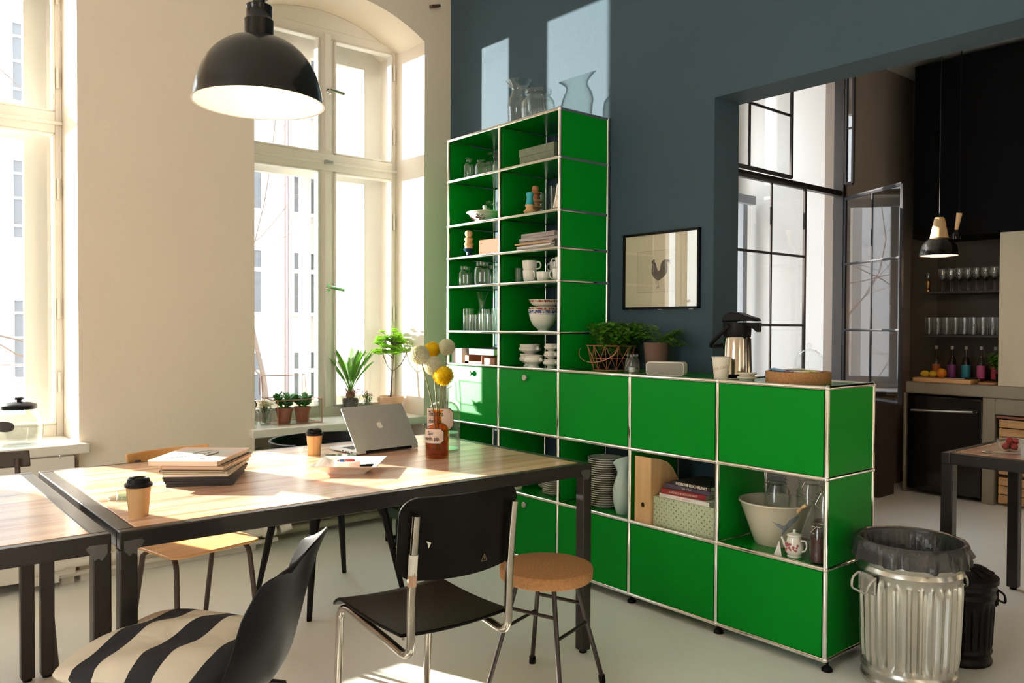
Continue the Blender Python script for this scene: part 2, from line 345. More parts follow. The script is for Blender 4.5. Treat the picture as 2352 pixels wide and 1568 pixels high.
# box windows: inner sash + outer sash + reveals
def box_window(nm, a, b, mull, outer):
    root = thing(nm, None, None); struct(root); root['label'] = 'white wooden double casement window with transom'; del root['label']
    f = B(); y0, y1 = 3.385, 3.435
    mL, mR = mull; top, tr0, tr1, bot = 3.235, 2.355, 2.47, .775
    l, r = a+.09, b-.035
    def sash(x0, x1, z0, z1, y0, y1, t=.012):     # thin inner bead
        f.box(x0, x0+t, y0-.012, y1, z0, z1); f.box(x1-t, x1, y0-.012, y1, z0, z1); f.box(x0, x1, y0-.012, y1, z0, z0+t); f.box(x0, x1, y0-.012, y1, z1-t, z1)
    f.box(a, l, y0, y1, .70, 3.30); f.box(r, b, y0, y1, .70, 3.30); f.box(l, r, y0, y1, .70, bot); f.box(l, r, y0, y1, top, 3.30)
    f.box(l, r, y0-.01, y1, tr0, tr1); f.box(mL, mR, y0, y1, bot, top)
    f.box((mL+mR)/2-.022, (mL+mR)/2+.022, y0-.028, y1-.01, bot, tr0-.02); f.box((mL+mR)/2-.022, (mL+mR)/2+.022, y0-.028, y1-.01, tr1+.02, top+.03)
    f.box(a, b, y0-.02, y0, tr0+.045, tr0+.065)
    ap = arch_pts(a, b, 3.24, .175); f.prism(ap[::-1]+[(a, 3.29), (b, 3.29)], y0+.004, y1+.02, axis='Y')
    for (x0, x1) in ((l, mL), (mR, r)):
        for (z0, z1) in ((bot, tr0), (tr1, top)): sash(x0, x1, z0, z1, y0, y1)
    f.build('window_frame', white_paint, root, bevel=.004)
    o = B(); Y0, Y1 = 3.60, 3.65; (p0, p1), (p2, p3) = outer
    zt, zb1, zb0, zb = 3.16, 2.49, 2.34, .82
    for (x0, x1) in ((a, p0), (p1, p2), (p3, b)): o.box(x0, x1, Y0, Y1, .70, 3.42)
    for (x0, x1) in ((p0, p1), (p2, p3)):
        o.box(x0, x1, Y0, Y1, .70, zb); o.box(x0, x1, Y0, Y1, zb0, zb1); o.box(x0, x1, Y0, Y1, zt, 3.42)
    o.build('outer_frame', white_paint, root)
    for (x0, x1) in ((l, mL), (mR, r)):
        for (z0, z1) in ((bot, tr0), (tr1, top)):
            B().box(x0, x1, 3.412, 3.416, z0, z1).build('window_pane', g_pane, root, smooth=False)
    for (x0, x1) in ((p0, p1), (p2, p3)):
        for (z0, z1) in ((zb, zb0), (zb1, zt)):
            B().box(x0, x1, 3.622, 3.626, z0, z1).build('outer_pane', g_pane, root, smooth=False)
    cx = (mL+mR)/2
    for hz in (2.875, 1.57):
        h = B().cyl((cx, y0-.026, hz), (cx, y0-.075, hz), .012, n=12); h.tube([(cx-.012, y0-.075, hz+.004), (cx+.085, y0-.085, hz-.012)], [.013, .011], 12)
        h.lathe([(.0, 0), (.020, 0), (.020, .006), (0, .006)], 16, (0, 0, 0)); q = h.v[-64:]
        h.v[-64:] = [(cx+v[0], y0-.034+v[2], hz+v[1]) for v in q]
        h.build('window_handle', chrome, root)
    hg = B()
    for hz in (.95, 1.35, 2.0, 2.6, 3.05):
        hg.cyl((b-.022, y0-.012, hz), (b-.022, y0-.012, hz+.11), .008, n=8)
    hg.build('hinges', white_paint, root); bpy.data.objects
    B().box(cx-.03, cx+.03, y0-.045, y0-.02, 2.395, 2.42).build('window_latch', alu, root, bevel=.003)
    return root
box_window('window_1', -3.36, -1.951, (-2.70, -2.61), ((-3.28, -2.71), (-2.60, -2.10)))
box_window('window_2', -1.02, .165, (-.43, -.319), ((-.91, -.45), (-.385, .03)))
box_window('window_4', -5.24, -4.06, (-4.67, -4.57), ((-5.15, -4.69), (-4.56, -4.17)))

# right (blue) wall with the wide opening into the kitchen room
bw = B().box(.38, .58, .81, 3.02, 0, CE).box(.38, .58, -4.8, .81, 2.432, CE).box(.38, .58, -4.8, -2.6, 0, 2.432)
struct(bw.build('wall_right', blue_wall, smooth=False))
fl = mat('pale_screed', (.87, .88, .83), .34, bump=.02, bscale=5, var=.07, vscale=1.6)
nt = fl.node_tree; tcs = [n for n in nt.nodes if n.type == 'TEX_COORD'][0]
mpn = nt.nodes.new('ShaderNodeMapping'); mpn.inputs['Scale'].default_value = (1.2, 4.5, 1); mpn.inputs['Rotation'].default_value = (0, 0, .5)
n2 = nt.nodes.new('ShaderNodeTexNoise'); n2.inputs['Scale'].default_value = 2.5; n2.inputs['Detail'].default_value = 4; n2.inputs['Roughness'].default_value = .5; n2.inputs['Distortion'].default_value = .6
nt.links.new(tcs.outputs['Object'], mpn.inputs[0]); nt.links.new(mpn.outputs[0], n2.inputs['Vector'])
mr = nt.nodes.new('ShaderNodeMapRange'); mr.inputs['From Min'].default_value = .35; mr.inputs['From Max'].default_value = .7; mr.inputs['To Min'].default_value = .30; mr.inputs['To Max'].default_value = .36
nt.links.new(n2.outputs[0], mr.inputs[0]); nt.links.new(mr.outputs[0], nt.nodes['Principled BSDF'].inputs['Roughness'])
struct(B().box(-6.3, 5.2, -4.9, 3.3, -.2, 0).build('floor', fl, smooth=False))
ceil_m = mat('ceiling_white', (.78, .76, .72), .9)
struct(B().box(-6.3, .38, -4.9, 3.02, CE, CE+.2).build('ceiling', ceil_m, smooth=False))
struct(B().box(-6.3, .38, -4.95, -4.8, 0, CE).build('wall_front', white_wall, smooth=False))
# left wall with two further tall windows (outside the picture)
lw = B()
ys = [-4.9, -.9, .4, 3.02]
for a, b in zip(ys[0::2], ys[1::2]): lw.box(-6.45, -6.2, a, b, 0, CE)
for a, b in ((-.9, .4),): lw.box(-6.45, -6.2, a, b, 0, .7).box(-6.45, -6.2, a, b, 3.2, CE)
struct(lw.build('wall_left', white_wall, smooth=False))

# ---------------- kitchen room behind the opening
KY = 1.6
kw = B().box(3.08, 5.0, KY, KY+.15, 0, 3.45).box(.58, 3.08, KY, KY+.15, 0, .80).box(.58, 1.25, KY, KY+.15, .8, 3.45).box(1.25, 3.08, KY, KY+.15, 3.3, 3.45)
struct(kw.build('wall_kitchen_window_side', brown_wall, smooth=False))
struct(B().box(.58, 5.0, -4.8, KY+.15, 3.45, 3.6).build('ceiling_kitchen', ceil_m, smooth=False))
kf = B().box(4.25, 4.45, -4.8, KY, 0, 3.45)
struct(kf.build('wall_kitchen_rear', mat('brown_tile_grey', (.10, .085, .06), .6, var=.3, vscale=5), smooth=False))
struct(B().box(.38, 5.0, -4.95, -4.8, 0, 3.6).build('wall_kitchen_front', brown_wall, smooth=False))
# deep white window reveal + white tilted outer window, steel sash in front
rv = B().box(3.10, 3.2, KY+.15, 2.62, .7, 3.6).box(1.25, 3.2, KY+.15, 2.62, .70, .80).box(1.25, 3.2, KY+.15, 2.62, 3.42, 3.6)
rv.box(1.05, 1.25, KY+.15, 2.62, .7, 3.6)
struct(rv.build('trim_4', mat('reveal_white', (.82, .82, .82), .8), smooth=False))
w3 = thing('window_3', None, None); struct(w3)
fr = B(); t = .022
def bars(bld, org, ux, wv, z0, z1, nx, nz, t=.022, d=.03, off=(0, 0)):
    """steel glazing grid in the vertical plane org + s*ux, rails at fractions"""
    ux = Vector(ux).normalized(); ny = Vector((-ux.y, ux.x, 0))
    def seg(a, za, b_, zb):
        p = Vector(org)+ux*a; q = Vector(org)+ux*b_; bld.tube([(p.x, p.y, za), (q.x, q.y, zb)], d/2, 6)
    for i in range(nx+1):
        k = 1 if i in (0, nx) else .65; p = Vector(org)+ux*(wv*i/nx); bld.tube([(p.x, p.y, z0), (p.x, p.y, z1)], d/2*k, 6)
    for j in range(nz+1):
        k = 1 if j in (0, nz) else .65; z = z0+(z1-z0)*j/nz; q = Vector(org)+ux*wv; bld.tube([(org[0], org[1], z), (q.x, q.y, z)], d/2*k, 6)
stm = mat('black_steel_sash', (.022, .018, .018), .4)
fr.box(1.25, 3.08, KY, KY+.05, 2.335, 2.375).box(3.05, 3.10, KY-.02, KY+.06, .80, 3.3).box(1.25, 1.28, KY, KY+.05, .8, 3.3).box(1.25, 3.08, KY, KY+.05, 3.26, 3.3).box(1.25, 3.08, KY, KY+.05, .79, .83)
fr.build('steel_frame', stm, w3)
def leafwin(nm, org, ux, wv, z0, z1, nx, nz, mt=stm):
    b = B(); bars(b, org, ux, wv, z0, z1, nx, nz); o = b.build(nm, mt, w3)
    u = Vector(ux).normalized(); q = Vector(org)+u*wv; n = Vector((-u.y, u.x, 0))*.002
    B().add([(org[0]-n.x, org[1]-n.y, z0), (q.x-n.x, q.y-n.y, z0), (q.x-n.x, q.y-n.y, z1), (org[0]-n.x, org[1]-n.y, z1), (org[0]+n.x, org[1]+n.y, z0), (q.x+n.x, q.y+n.y, z0), (q.x+n.x, q.y+n.y, z1), (org[0]+n.x, org[1]+n.y, z1)],
            [(0, 1, 2, 3), (7, 6, 5, 4), (0, 4, 5, 1), (2, 6, 7, 3), (0, 3, 7, 4), (1, 5, 6, 2)]).build('pane', g_dark, o, smooth=False)
    return o
leafwin('lower_casement', (1.63, KY-.03, 0), (1, 0, 0), .86, .84, 2.33, 2, 3)
leafwin('upper_casement', (1.28, KY-.03, 0), (1, .02, 0), 1.06, 2.39, 3.26, 2, 2)
leafwin('open_casement', (3.05, KY-.04, 0), (-sin(R(29)), -cos(R(29)), 0), .66, .80, 2.31, 2, 3, mat('grey_steel_sash', (.018, .018, .022), .6, spec=.3))
leafwin('open_upper_casement', (3.05, KY-.04, 0), (-.15, -1, 0), .06, 2.42, 3.26, 1, 2)
ow = B(); Yo = 2.55
ow.box(1.25, 1.5, Yo, Yo+.06, .8, 3.42).box(2.95, 3.1, Yo, Yo+.06, .8, 3.42).box(1.5, 2.95, Yo, Yo+.06, 3.3, 3.42).box(1.5, 2.95, Yo, Yo+.06, 2.42, 2.52).box(2.16, 2.26, Yo, Yo+.06, .8, 3.42).box(1.5, 2.95, Yo, Yo+.06, .8, .88)
ow.build('outer_frame', white_paint, w3)
tl = B(); tl.obox((2.6, Yo-.12, 1.62), (.06, .05, 1.55)).obox((2.98, Yo-.12, 1.62), (.06, .05, 1.55)).obox((2.79, Yo-.2, 2.38), (.44, .05, .07)).obox((2.79, Yo-.03, .87), (.44, .05, .06))
tl.build('tilted_sash', mat('grey_sash', (.30, .32, .36), .5), w3)

# ---------------- baseboards, radiator pipes, radiators
sk = B().box(-6.2, -3.36, 3.0, 3.02, 0, .10).box(-1.951, -1.02, 3.0, 3.02, 0, .035)
struct(sk.build('baseboard_back', white_paint, bevel=.004))
pp = thing('heating_pipe', 'cream painted heating pipe running along the foot of the white wall', 'pipe', (-1.5, 2.95, 0))
p = B().cyl((-.56, .0, .115), (.52, 0, .115), .024, n=14).cyl((-.62, .03, .05), (.60, .03, .05), .014, n=10); p.build('pipe', white_paint, pp)
v = B().cyl((.50, 0, .115), (.57, 0, .115), .034, n=14).cyl((.54, 0, .115), (.54, 0, .19), .018, n=12).cyl((.60, -.02, .115), (.66, -.03, .13), .022, n=12); v.build('valve', white_paint, pp)
v = B().box(-.70, -.56, -.01, .05, .03, .075).box(-.68, -.52, .0, .06, .14, .20).cyl((-.66, 0, .115), (-.54, 0, .115), .030, n=14); v.build('bracket', white_paint, pp)
rad_m = mat('olive_cream_enamel', (.34, .33, .22), .4)
ra = thing('cast_iron_radiator', 'ribbed cast iron radiator in the recess under the plant window sill', 'radiator', (-.42, 3.12, 0))
for i in range(13):
    x = -.51+i*.085; c = B()
    c.tube(fillet([(x, -.085, .13), (x, -.085, .56), (x, .085, .56), (x, .085, .13)], .05, 4, closed=True), .021, 8, closed=True).cyl((x, 0, .14), (x, 0, .55), .018, n=8)
    c.build('radiator_column', rad_m, ra)
c = B().cyl((-.58, 0, .14), (.56, 0, .14), .022, n=10).cyl((-.58, 0, .54), (.56, 0, .54), .022, n=10).box(-.5, -.46, -.05, .05, 0, .13).box(.42, .46, -.05, .05, 0, .13)
c.cyl((-.62, 0, .06), (.56, 0, .06), .026, n=12); c.build('header_pipe', rad_m, ra)
cv = thing('radiator_cover', 'white painted panelled radiator cover below the left window', 'radiator cover', (-2.54, 2.97, 0))
B().box(-.585, .56, 0, .03, .055, .655).build('panel', white_paint, cv, bevel=.003)
B().box(-.585, .56, -.02, 0, .055, .16).box(-.585, .56, -.012, 0, .175, .20).box(-.585, .56, -.02, 0, .22, .25).build('moulding', white_paint, cv, bevel=.006)
B().box(-.585, -.52, .03, .29, .0, .655).box(.50, .56, .03, .29, .0, .655).build('side_panel', white_paint, cv)
nl = B().obox((0, 0, 0), (.085, .03, .018), .2, tilt=(-.35, 'Y'))
tag(nl.build('wooden_wedge', mat('dark_wood_peg', (.10, .05, .03), .7), loc=(.235, 3.0, 3.49), bevel=.002), 'dark wooden wedge stuck in the white wall high above the window arch', 'wedge')

# ---------------- outside: facades across the courtyard and bare trees
fac = mat('cream_render', (.62, .54, .47), .9, bump=.1, bscale=3); fac2 = mat('grey_render', (.34, .34, .35), .9, bump=.1, bscale=3)  # cream and grey render, one even base tone each
f_fr = mat('facade_window_white', (.85, .85, .85), .6); f_gl = mat('facade_window_dark', (.10, .10, .11), .4); stone = mat('courtyard_stone', (.35, .33, .30), .9)
struct(B().box(-30, 40, 3.9, 40, -4.4, -4.2).build('ground_courtyard', stone, smooth=False))
def facade(nm, label, cx, cy, rot, wd, z0, z1, m, wins, loc0=0):
    f = thing(nm, label, 'building', (cx, cy, 0), rot)
    B().box(-wd/2, wd/2, 0, 5, z0, z1).build('wall', m, f, smooth=False)
    for (x, z, w_, h_, cross) in wins:
        fr = B().box(x-w_/2-.12, x+w_/2+.12, -.10, 0, z-.10, z).box(x-w_/2-.06, x-w_/2, -.06, 0, z, z+h_).box(x+w_/2, x+w_/2+.06, -.06, 0, z, z+h_).box(x-w_/2-.06, x+w_/2+.06, -.06, 0, z+h_, z+h_+.07)
        fr.box(x-.04, x+.04, -.045, 0, z, z+h_)
        if cross == 1: fr.box(x-w_/2, x+w_/2, -.045, 0, z+h_*.66, z+h_*.73)
        if cross == 2: fr.box(x-w_/2, x+w_/2, -.045, 0, z+h_*.82, z+h_*.85).box(x-w_/2, x+w_/2, -.045, 0, z+h_*.5, z+h_*.53).box(x-w_/2, x+w_/2, -.045, 0, z+h_*.14, z+h_*.17)
        wf = fr.build('window_frame', f_fr, f, smooth=False)
        B().box(x-w_/2, x+w_/2, -.02, -.005, z, z+h_).build('window_pane', f_gl, wf, smooth=False)
    return f
wins = []
for z, h in ((-1.25, 1.77), (1.70, 1.77), (4.66, 1.77), (7.6, 1.77)):
    for x, w_ in ((5.95, 1.0), (7.95, 1.0), (8.55, .95), (9.58, .45), (11.2, 1.0), (13.2, 1.0), (3.9, 1.0)):
        wins.append((x-8, z, w_ if x != 8.55 else .6, h, 1))
f1 = facade('apartment_building', 'cream rendered building seen through the plant window, with a rainpipe', 8, 21, 0, 20, -4.2, 14, fac, wins)
B().cyl((7.2-8, -.10, -4.2), (7.2-8, -.10, 14), .055, n=10).build('rain_pipe', mat('mauve_zinc', (.30, .22, .24), .5), f1)
wins = [(x, z, .5, 1.6, 2) for z in (.22, 3.12, 5.95, 8.8) for x in (-6.0, -2.8, 1.15)]
facade('apartment_building', 'pale grey building seen through the left window with narrow barred windows', -1, 18, 0, 5.0, -4.2, 12, fac2, wins)
facade('apartment_building', 'warm grey building across the street behind the steel sash window', 12, 14, R(-50), 14, -4.2, 10, mat('warm_grey_render', (.45, .38, .34), .9), [(x, z, .9, 1.6, 1) for x in (-3, 0, 3) for z in (-1, 2, 5)])
def tree(label, loc, h, seed, spread):
    rg = random.Random(seed); t = thing('bare_tree', label, 'tree', loc); tr = B(); br = B()
    def grow(b, p, d, L, r, dep):
        pts = [Vector(p)]; rs = [r]; dd = Vector(d)
        for i in range(7):
            k_ = .12 if dep == 0 else .34; dd = (dd+Vector((rg.uniform(-k_, k_), rg.uniform(-k_, k_), rg.uniform(-.16, .16)))).normalized(); pts.append(pts[-1]+dd*L/7); rs.append(r*(1-.10*(i+1)))
        b.tube(pts, [q_*(1 if dep == 0 else .8) for q_ in rs], 5 if dep else 8, caps=False)
        if dep < 4:
            for i in ([4, 5, 6, 7, 7] if dep == 0 else [2, 4, 6, 7] if dep < 3 else [2, 3, 5, 6]):
                q = pts[i]; nd = (dd+Vector((rg.uniform(-1, 1)*spread, rg.uniform(-.7, .7), rg.uniform(-.75, .45)))).normalized()
                grow(br, q, nd, L*(rg.uniform(.62, .85) if dep == 0 else rg.uniform(.48, .68)), rs[i]*.5, dep+1)
    grow(tr, (0, 0, 0), (0, 0, 1), h, .10, 0)
    tr.build('trunk', bark, t); br.build('branches', bark, t)
tree('bare winter tree in the courtyard, its twigs showing through the plant window', (1.15, 9.4, -4.2), 6.6, 3, 1.4)
tree('bare courtyard tree further back beside the rainpipe building', (3.2, 12.5, -4.2), 6.4, 11, 1.3)

struct(B().box(-3.2, -1.95, 9.0, 10.6, -4.2, 9.5).build('wall_added_sun_blocker', fac2, smooth=False))  # added block out of view, keeps the higher sun off the plant window

# ================================================================ SHELVING UNIT
LV = [2.4543, 2.2043, 1.9304, 1.7327, 1.5584, 1.2862, 1.0886, .7403, .3932, .045]
DX = .357
sh = thing('modular_shelving_unit', 'long green metal shelving unit with chrome tube frame, tall at its left end', 'shelving unit', (0, 0, 0))
f = B(); RT = .0095
ys = [0, .5, 1.0, 1.5, 2.0, 2.5]
def levels(k): return LV[6:] if k < 3 else LV
for k, y in enumerate(ys):
    for x in (0, DX):
        L = levels(k)
        f.cyl((x, y, L[-1]), (x, y, L[0]), RT, n=12)
        for z in L: f.sph((x, y, z), .0128, 10)
    for z in levels(k): f.cyl((0, y, z), (DX, y, z), RT, n=12)
for k in range(5):
    for z in (LV if k >= 3 else LV[6:]):
        for x in (0, DX): f.cyl((x, ys[k], z), (x, ys[k+1], z), RT, n=12)
f.build('chrome_frame', chrome, sh)
gd = green.copy(); gd.name = 'green_powder_coat_perforated'; ntg = gd.node_tree; N = ntg.nodes.new; Lk = ntg.links.new
def panel(nm, x0, x1, y0, y1, z0, z1, m=green, bev=.0015): return B().box(x0, x1, y0, y1, z0, z1).build(nm, m, sh, bevel=bev)
hole = mat('perforation_hole', (.10, .35, .14), .3)
for k in range(5):
    y0, y1 = ys[k]+.007, ys[k+1]-.007
    L = LV if k >= 3 else LV[6:]
    for i, z in enumerate(L): panel('shelf_panel', .008, DX-.008, y0, y1, z-.003, z+.004)
    for i in (range(6, 9)):
        zt, zb = LV[i]-.009, LV[i+1]+.009
        if i in (6, 8):
            fr_ = B().box(-.006, .012, y0+.004, y1-.004, zb, zt).box(-.0055, .0, y0+.006, y1-.006, zt-.004, zt-.001).build('drop_down_door', green_door, sh, bevel=.003)
            if k in (3, 4):
                kb = B(); kc = (ys[k]+.25+( .0 if k == 3 else .0)); kz = zt-.04
                pr_ = [(0, -.0), (.007, 0), (.006, .010), (.015, .013), (.0165, .018), (.014, .021), (.004, .0205), (0, .020)]
                t_ = B().lathe(pr_, 20); kb.add([(-.006-v[2], kc+v[1], kz+v[0]) for v in t_.v], t_.f)
                kb.build('knob', alu, fr_)
        if k != 0 and i in (6, 8): panel('back_panel', DX-.006, DX+.002, y0, y1, zb, zt)
for k, y in enumerate(ys):
    L = levels(k)
    for i in range(len(L)-1):
        panel('side_panel', .008, DX-.008, y-.005, y+.005, L[i+1]+.006, L[i]-.006, green_door)
# punched edge dots of the inner panels
dots = B()
for (k, a, b) in ((4, 0, 6), (4, 7, 8), (3, 7, 8), (2, 7, 8)):
    for i in range(a, b):
        z = LV[i+1]+.03
        while z < LV[i]-.03:
            for x in (.020, DX-.022):
                if k != 4 or x < .1 or True: dots.box(x-.0017, x+.0017, ys[k]-.0062, ys[k]-.0052, z-.0017, z+.0017)
            z += .0095
dots.build('perforation', hole, sh, smooth=False)
for y in ys:
    for x in (.02, DX-.02):
        B().lathe([(0, 0), (.021, 0), (.021, .008), (.012, .018), (.006, .022), (.006, .04), (0, .04)], 16, (x, y, 0)).build('foot', black_pl, sh)

# ================================================================ GLASS / CROCKERY HELPERS
def shell(prof, wt, n=28, c=(0, 0, 0), rib=0, ribn=24, ribz=None, base=.006, b=None):
    """double-walled vessel: outer profile then inner"""
    b = b or B(); inner = [(max(.0005, r-wt), max(z, prof[0][1]+base)) for r, z in prof]
    pr = [(0.0005, prof[0][1])]+prof+inner[::-1]+[(0.0005, prof[0][1]+base)]
    return b.lathe(pr, n, c, rib=rib, ribn=ribn, ribz=ribz)
JARS = 'clear glass jars and glasses on the green shelves'
def vessel(name, label, cat, loc, prof, wt=.003, m=g_clear, rib=0, ribn=24, ribz=None, group=None, n=28, rot=0):
    o = shell(prof, wt, n=n, rib=rib, ribn=ribn, ribz=ribz).build(name, m, loc=loc, rot=rot)
    return tag(o, label, cat, group)
def jar_prof(r, h, neck=.72, rim=.80, nh=.12):
    return [(r*.90, 0), (r, .03*h), (r, h*.62), (r*.97, h*.72), (r*neck*1.05, h*(1-nh)), (r*neck, h*(1-nh*.8)), (r*neck, h*(1-nh*.35)), (r*rim, h*(1-nh*.25)), (r*rim, h)]
def L_(i): return LV[i]+.0042
# --- on top
vessel('glass_carafe', 'tall flared clear glass carafe on top of the tall shelf end', 'carafe', (.20, 2.065, L_(0)), smooth_prof([(.060, 0), (.063, .01), (.066, .10), (.070, .15), (.060, .20), (.047, .235), (.050, .262), (.078, .298), (.080, .302)], 4), .003, n=40)
vessel('ribbed_glass_jar', 'wide ribbed glass jar on top of the tall shelf in front of the carafe', 'jar', (.12, 1.806, L_(0)), [(.088, 0), (.092, .01), (.094, .07), (.088, .115), (.068, .142), (.064, .15), (.073, .158), (.075, .172), (.073, .178)], .004, rib=.012, ribn=36, ribz=(.008, .13), n=144)
# --- row 1 left
vessel('glass_bottle', 'small slim ribbed glass bottle, leftmost in the topmost left compartment', 'bottle', (.06, 2.374, L_(1)), [(.030, 0), (.033, .005), (.033, .085), (.028, .098), (.018, .108), (.017, .122), (.024, .126), (.024, .132)], rib=.015, ribn=24, ribz=(.008, .09), n=72)
vessel('ribbed_glass_jar', 'squat ribbed glass jar beside the slim bottle, topmost left compartment', 'jar', (.09, 2.265, L_(1)), jar_prof(.055, .102, .8, .86), rib=.015, ribn=30, ribz=(.004, .07), n=90)
vessel('ribbed_glass_jar', 'tall shouldered ribbed glass jar at the back of the topmost left compartment', 'jar', (.22, 2.345, L_(1)), jar_prof(.056, .178, .62, .68), rib=.015, ribn=30, ribz=(.005, .12), n=90)
vessel('ribbed_glass_jar', 'small ribbed glass jar half hidden by the chrome post, topmost left compartment', 'jar', (.10, 2.15, L_(1)), jar_prof(.030, .085, .6, .7), rib=.015, ribn=24, ribz=(.004, .06), n=72)
# box row 1 right
bx = thing('storage_box', 'grey green lidded cardboard box in the topmost right compartment', 'box', (.17, 1.72, L_(1)))
gb = mat('grey_green_board', (.16, .19, .13), .8, var=.25, vscale=40); B().box(-.14, .14, -.14, .14, 0, .055).build('box', gb, bx, bevel=.002); B().box(-.143, .143, -.143, .143, .05, .092).build('lid', gb, bx, bevel=.002)
# --- row 2 left
vessel('ribbed_glass_jar', 'ribbed glass jar behind the tureen', 'jar', (.22, 2.36, L_(2)), jar_prof(.056, .155, .75, .8), rib=.015, ribn=30, ribz=(.005, .1), n=90)
tu = thing('tureen', 'white flared porcelain tureen with floral print and knobbed lid', 'tureen', (.12, 2.29, L_(2)))
q = B().lathe([(.0005, 0), (.038, 0), (.040, .006), (.036, .012), (.055, .022), (.085, .05), (.095, .062), (.112, .070), (.110, .074), (.09, .068), (.0005, .066)], 40); q.v = [(x*1.0, y*1.08, z) for x, y, z in q.v]; q.build('bowl', porcelain, tu)
q = B().lathe([(.088, .070), (.07, .080), (.04, .088), (.012, .092), (.010, .100), (.016, .106), (.012, .116), (.0005, .118)], 32); q.build('lid', porcelain, tu)
fl_ = B(); 
for i in range(26):
    a = pi+rnd(-1.1, 1.1); r_ = rnd(.058, .088); z = .022+(r_-.055)*.93; fl_.sph((r_*cos(a)*1.03, r_*sin(a)*1.11, z), rnd(.003, .007), 6, (1, 1, .8))
fl_.build('floral_print', mat('burgundy_print', (.16, .03, .04), .3), tu)
# --- row 2 right: mills, jug, tall glasses
def mill(label, loc, segs, group=None):
    t = thing('spice_mill', label, 'spice mill', loc, 0, group)
    for nm, pr, m_ in segs: B().lathe(pr, 24).build(nm, m_, t)
turq = mat('turquoise_paint', (.02, .36, .42), .45); navy = mat('navy_paint', (.015, .05, .10), .4)
mill('wooden spice mill with turquoise painted top and stacked discs', (.055, 1.80, L_(2)), [
    ('body', [(.0005, 0), (.022, 0), (.024, .006), (.036, .022), (.022, .036), (.020, .042), (.027, .052), (.025, .058)], lt_wood),
    ('turned_head', [(.026, .058), (.020, .075), (.017, .10), (.021, .112), (.020, .124), (.012, .128), (.0005, .128)], turq)])
mill('plain wooden spice mill with wide discs behind the turquoise one', (.13, 1.84, L_(2)), [
    ('body', [(.0005, 0), (.020, 0), (.024, .01), (.020, .03), (.022, .045), (.045, .052), (.045, .058), (.024, .066), (.022, .078), (.042, .086), (.040, .092), (.020, .102)], lt_wood),
    ('turned_head', [(.020, .102), (.022, .125), (.032, .132), (.026, .142), (.018, .150), (.020, .168), (.014, .175), (.0005, .175)], mat('orange_wood', (.45, .19, .08), .5))])
jg = thing('metal_jug', 'brushed steel coffee jug with glass tap fittings beside the mills', 'jug', (.12, 1.60, L_(2)))
B().lathe([(.0005, 0), (.040, 0), (.058, .018), (.060, .030), (.048, .085), (.040, .140), (.038, .150), (.036, .150), (.0005, .146)], 36).build('body', mat('satin_steel', (.70, .60, .50), .28, metal=1.), jg)
B().lathe([(.040, .150), (.036, .157), (.008, .160), (.006, .166), (.0005, .167)], 30).build('lid', alu, jg)
B().tube(arc((0, .048, .08), .038, -1.2, 1.2, 10, 'YZ'), .005, 8).build('handle', g_clear, jg)
for i, (y, x, h, r_) in enumerate(((1.94, .27, .165, .026), (1.85, .27, .19, .027), (1.78, .28, .17, .025))):
    vessel('tall_glass', ('tall empty glass standing left at the back behind the spice mills', 'tallest glass at the back behind the spice mills', 'tall empty glass behind the steel jug')[i], 'glass', (x, y, L_(2)), [(r_*.85, 0), (r_*.9, .01), (r_, h)], .002)
# --- row 3
mill('wooden spice mill with round head and navy painted foot', (.07, 2.385, L_(3)), [
    ('foot', [(.0005, 0), (.020, 0), (.022, .006), (.014, .018), (.016, .034), (.030, .044), (.034, .052), (.026, .058)], navy),
    ('body', [(.026, .058), (.024, .072), (.031, .080), (.027, .088), (.020, .098), (.028, .112), (.026, .120), (.016, .126)], lt_wood),
    ('turned_head', [(.015, .126), (.022, .136), (.025, .148), (.022, .160), (.010, .168), (.0005, .169)], lt_wood)])
bx = thing('wooden_box', 'honey coloured wooden box with brass pins in the compartment of the navy footed mill', 'box', (.16, 2.17, L_(3)))
B().box(-.10, .14, -.10, .10, 0, .098).build('box', mat('orange_leather_wood', (.24, .085, .03), .6, spec=.1, var=.15, vscale=30), bx, bevel=.003)
q = B()
for z in (.02, .075):
    for y in (.085, .075): q.sph((-.101, y-.0, z), .0025, 6)
q.build('pins', mat('brass', (.6, .4, .15), .3, metal=1.), bx)
def book(name, label, cat, loc, sx, sy, sz, rot, cover, pages=paper_p, group=None, soft=True, spine='x-'):
    t = thing(name, label, cat, loc, rot, group); e = .0012
    B().box(-sx/2+.002, sx/2-.001, -sy/2+.002, sy/2-.002, e, sz-e).build('pages', pages, t)
    c = B().box(-sx/2, sx/2, -sy/2, sy/2, 0, e).box(-sx/2, sx/2, -sy/2, sy/2, sz-e, sz).box(-sx/2-.0005, -sx/2+.0015, -sy/2, sy/2, 0, sz); c.build('cover', cover, t)
    return t
z = L_(3); mg = mat('grey_magazine', (.32, .27, .25), .5); gp = 'magazines stacked in the shelf compartment above the cups'
for i in range(9):
    th = .0085 if i < 6 else .013; covers = [mg, grey_paper, paper_w, mg, kraft, mg, grey_paper, mg, mg]
    book('magazine', ordinal(i, 9)+' grey edged magazine of the pile lying in the tall shelf', 'magazine', (.14+rnd(-.015, .015), 1.74+rnd(-.02, .02) if i < 6 else 1.70+rnd(-.01, .01), z), .21, .30 if i < 8 else .28, th, rnd(-.12, .06), covers[i], mat('lilac_pages', (.42, .36, .34), .7), gp); z += th+.0004
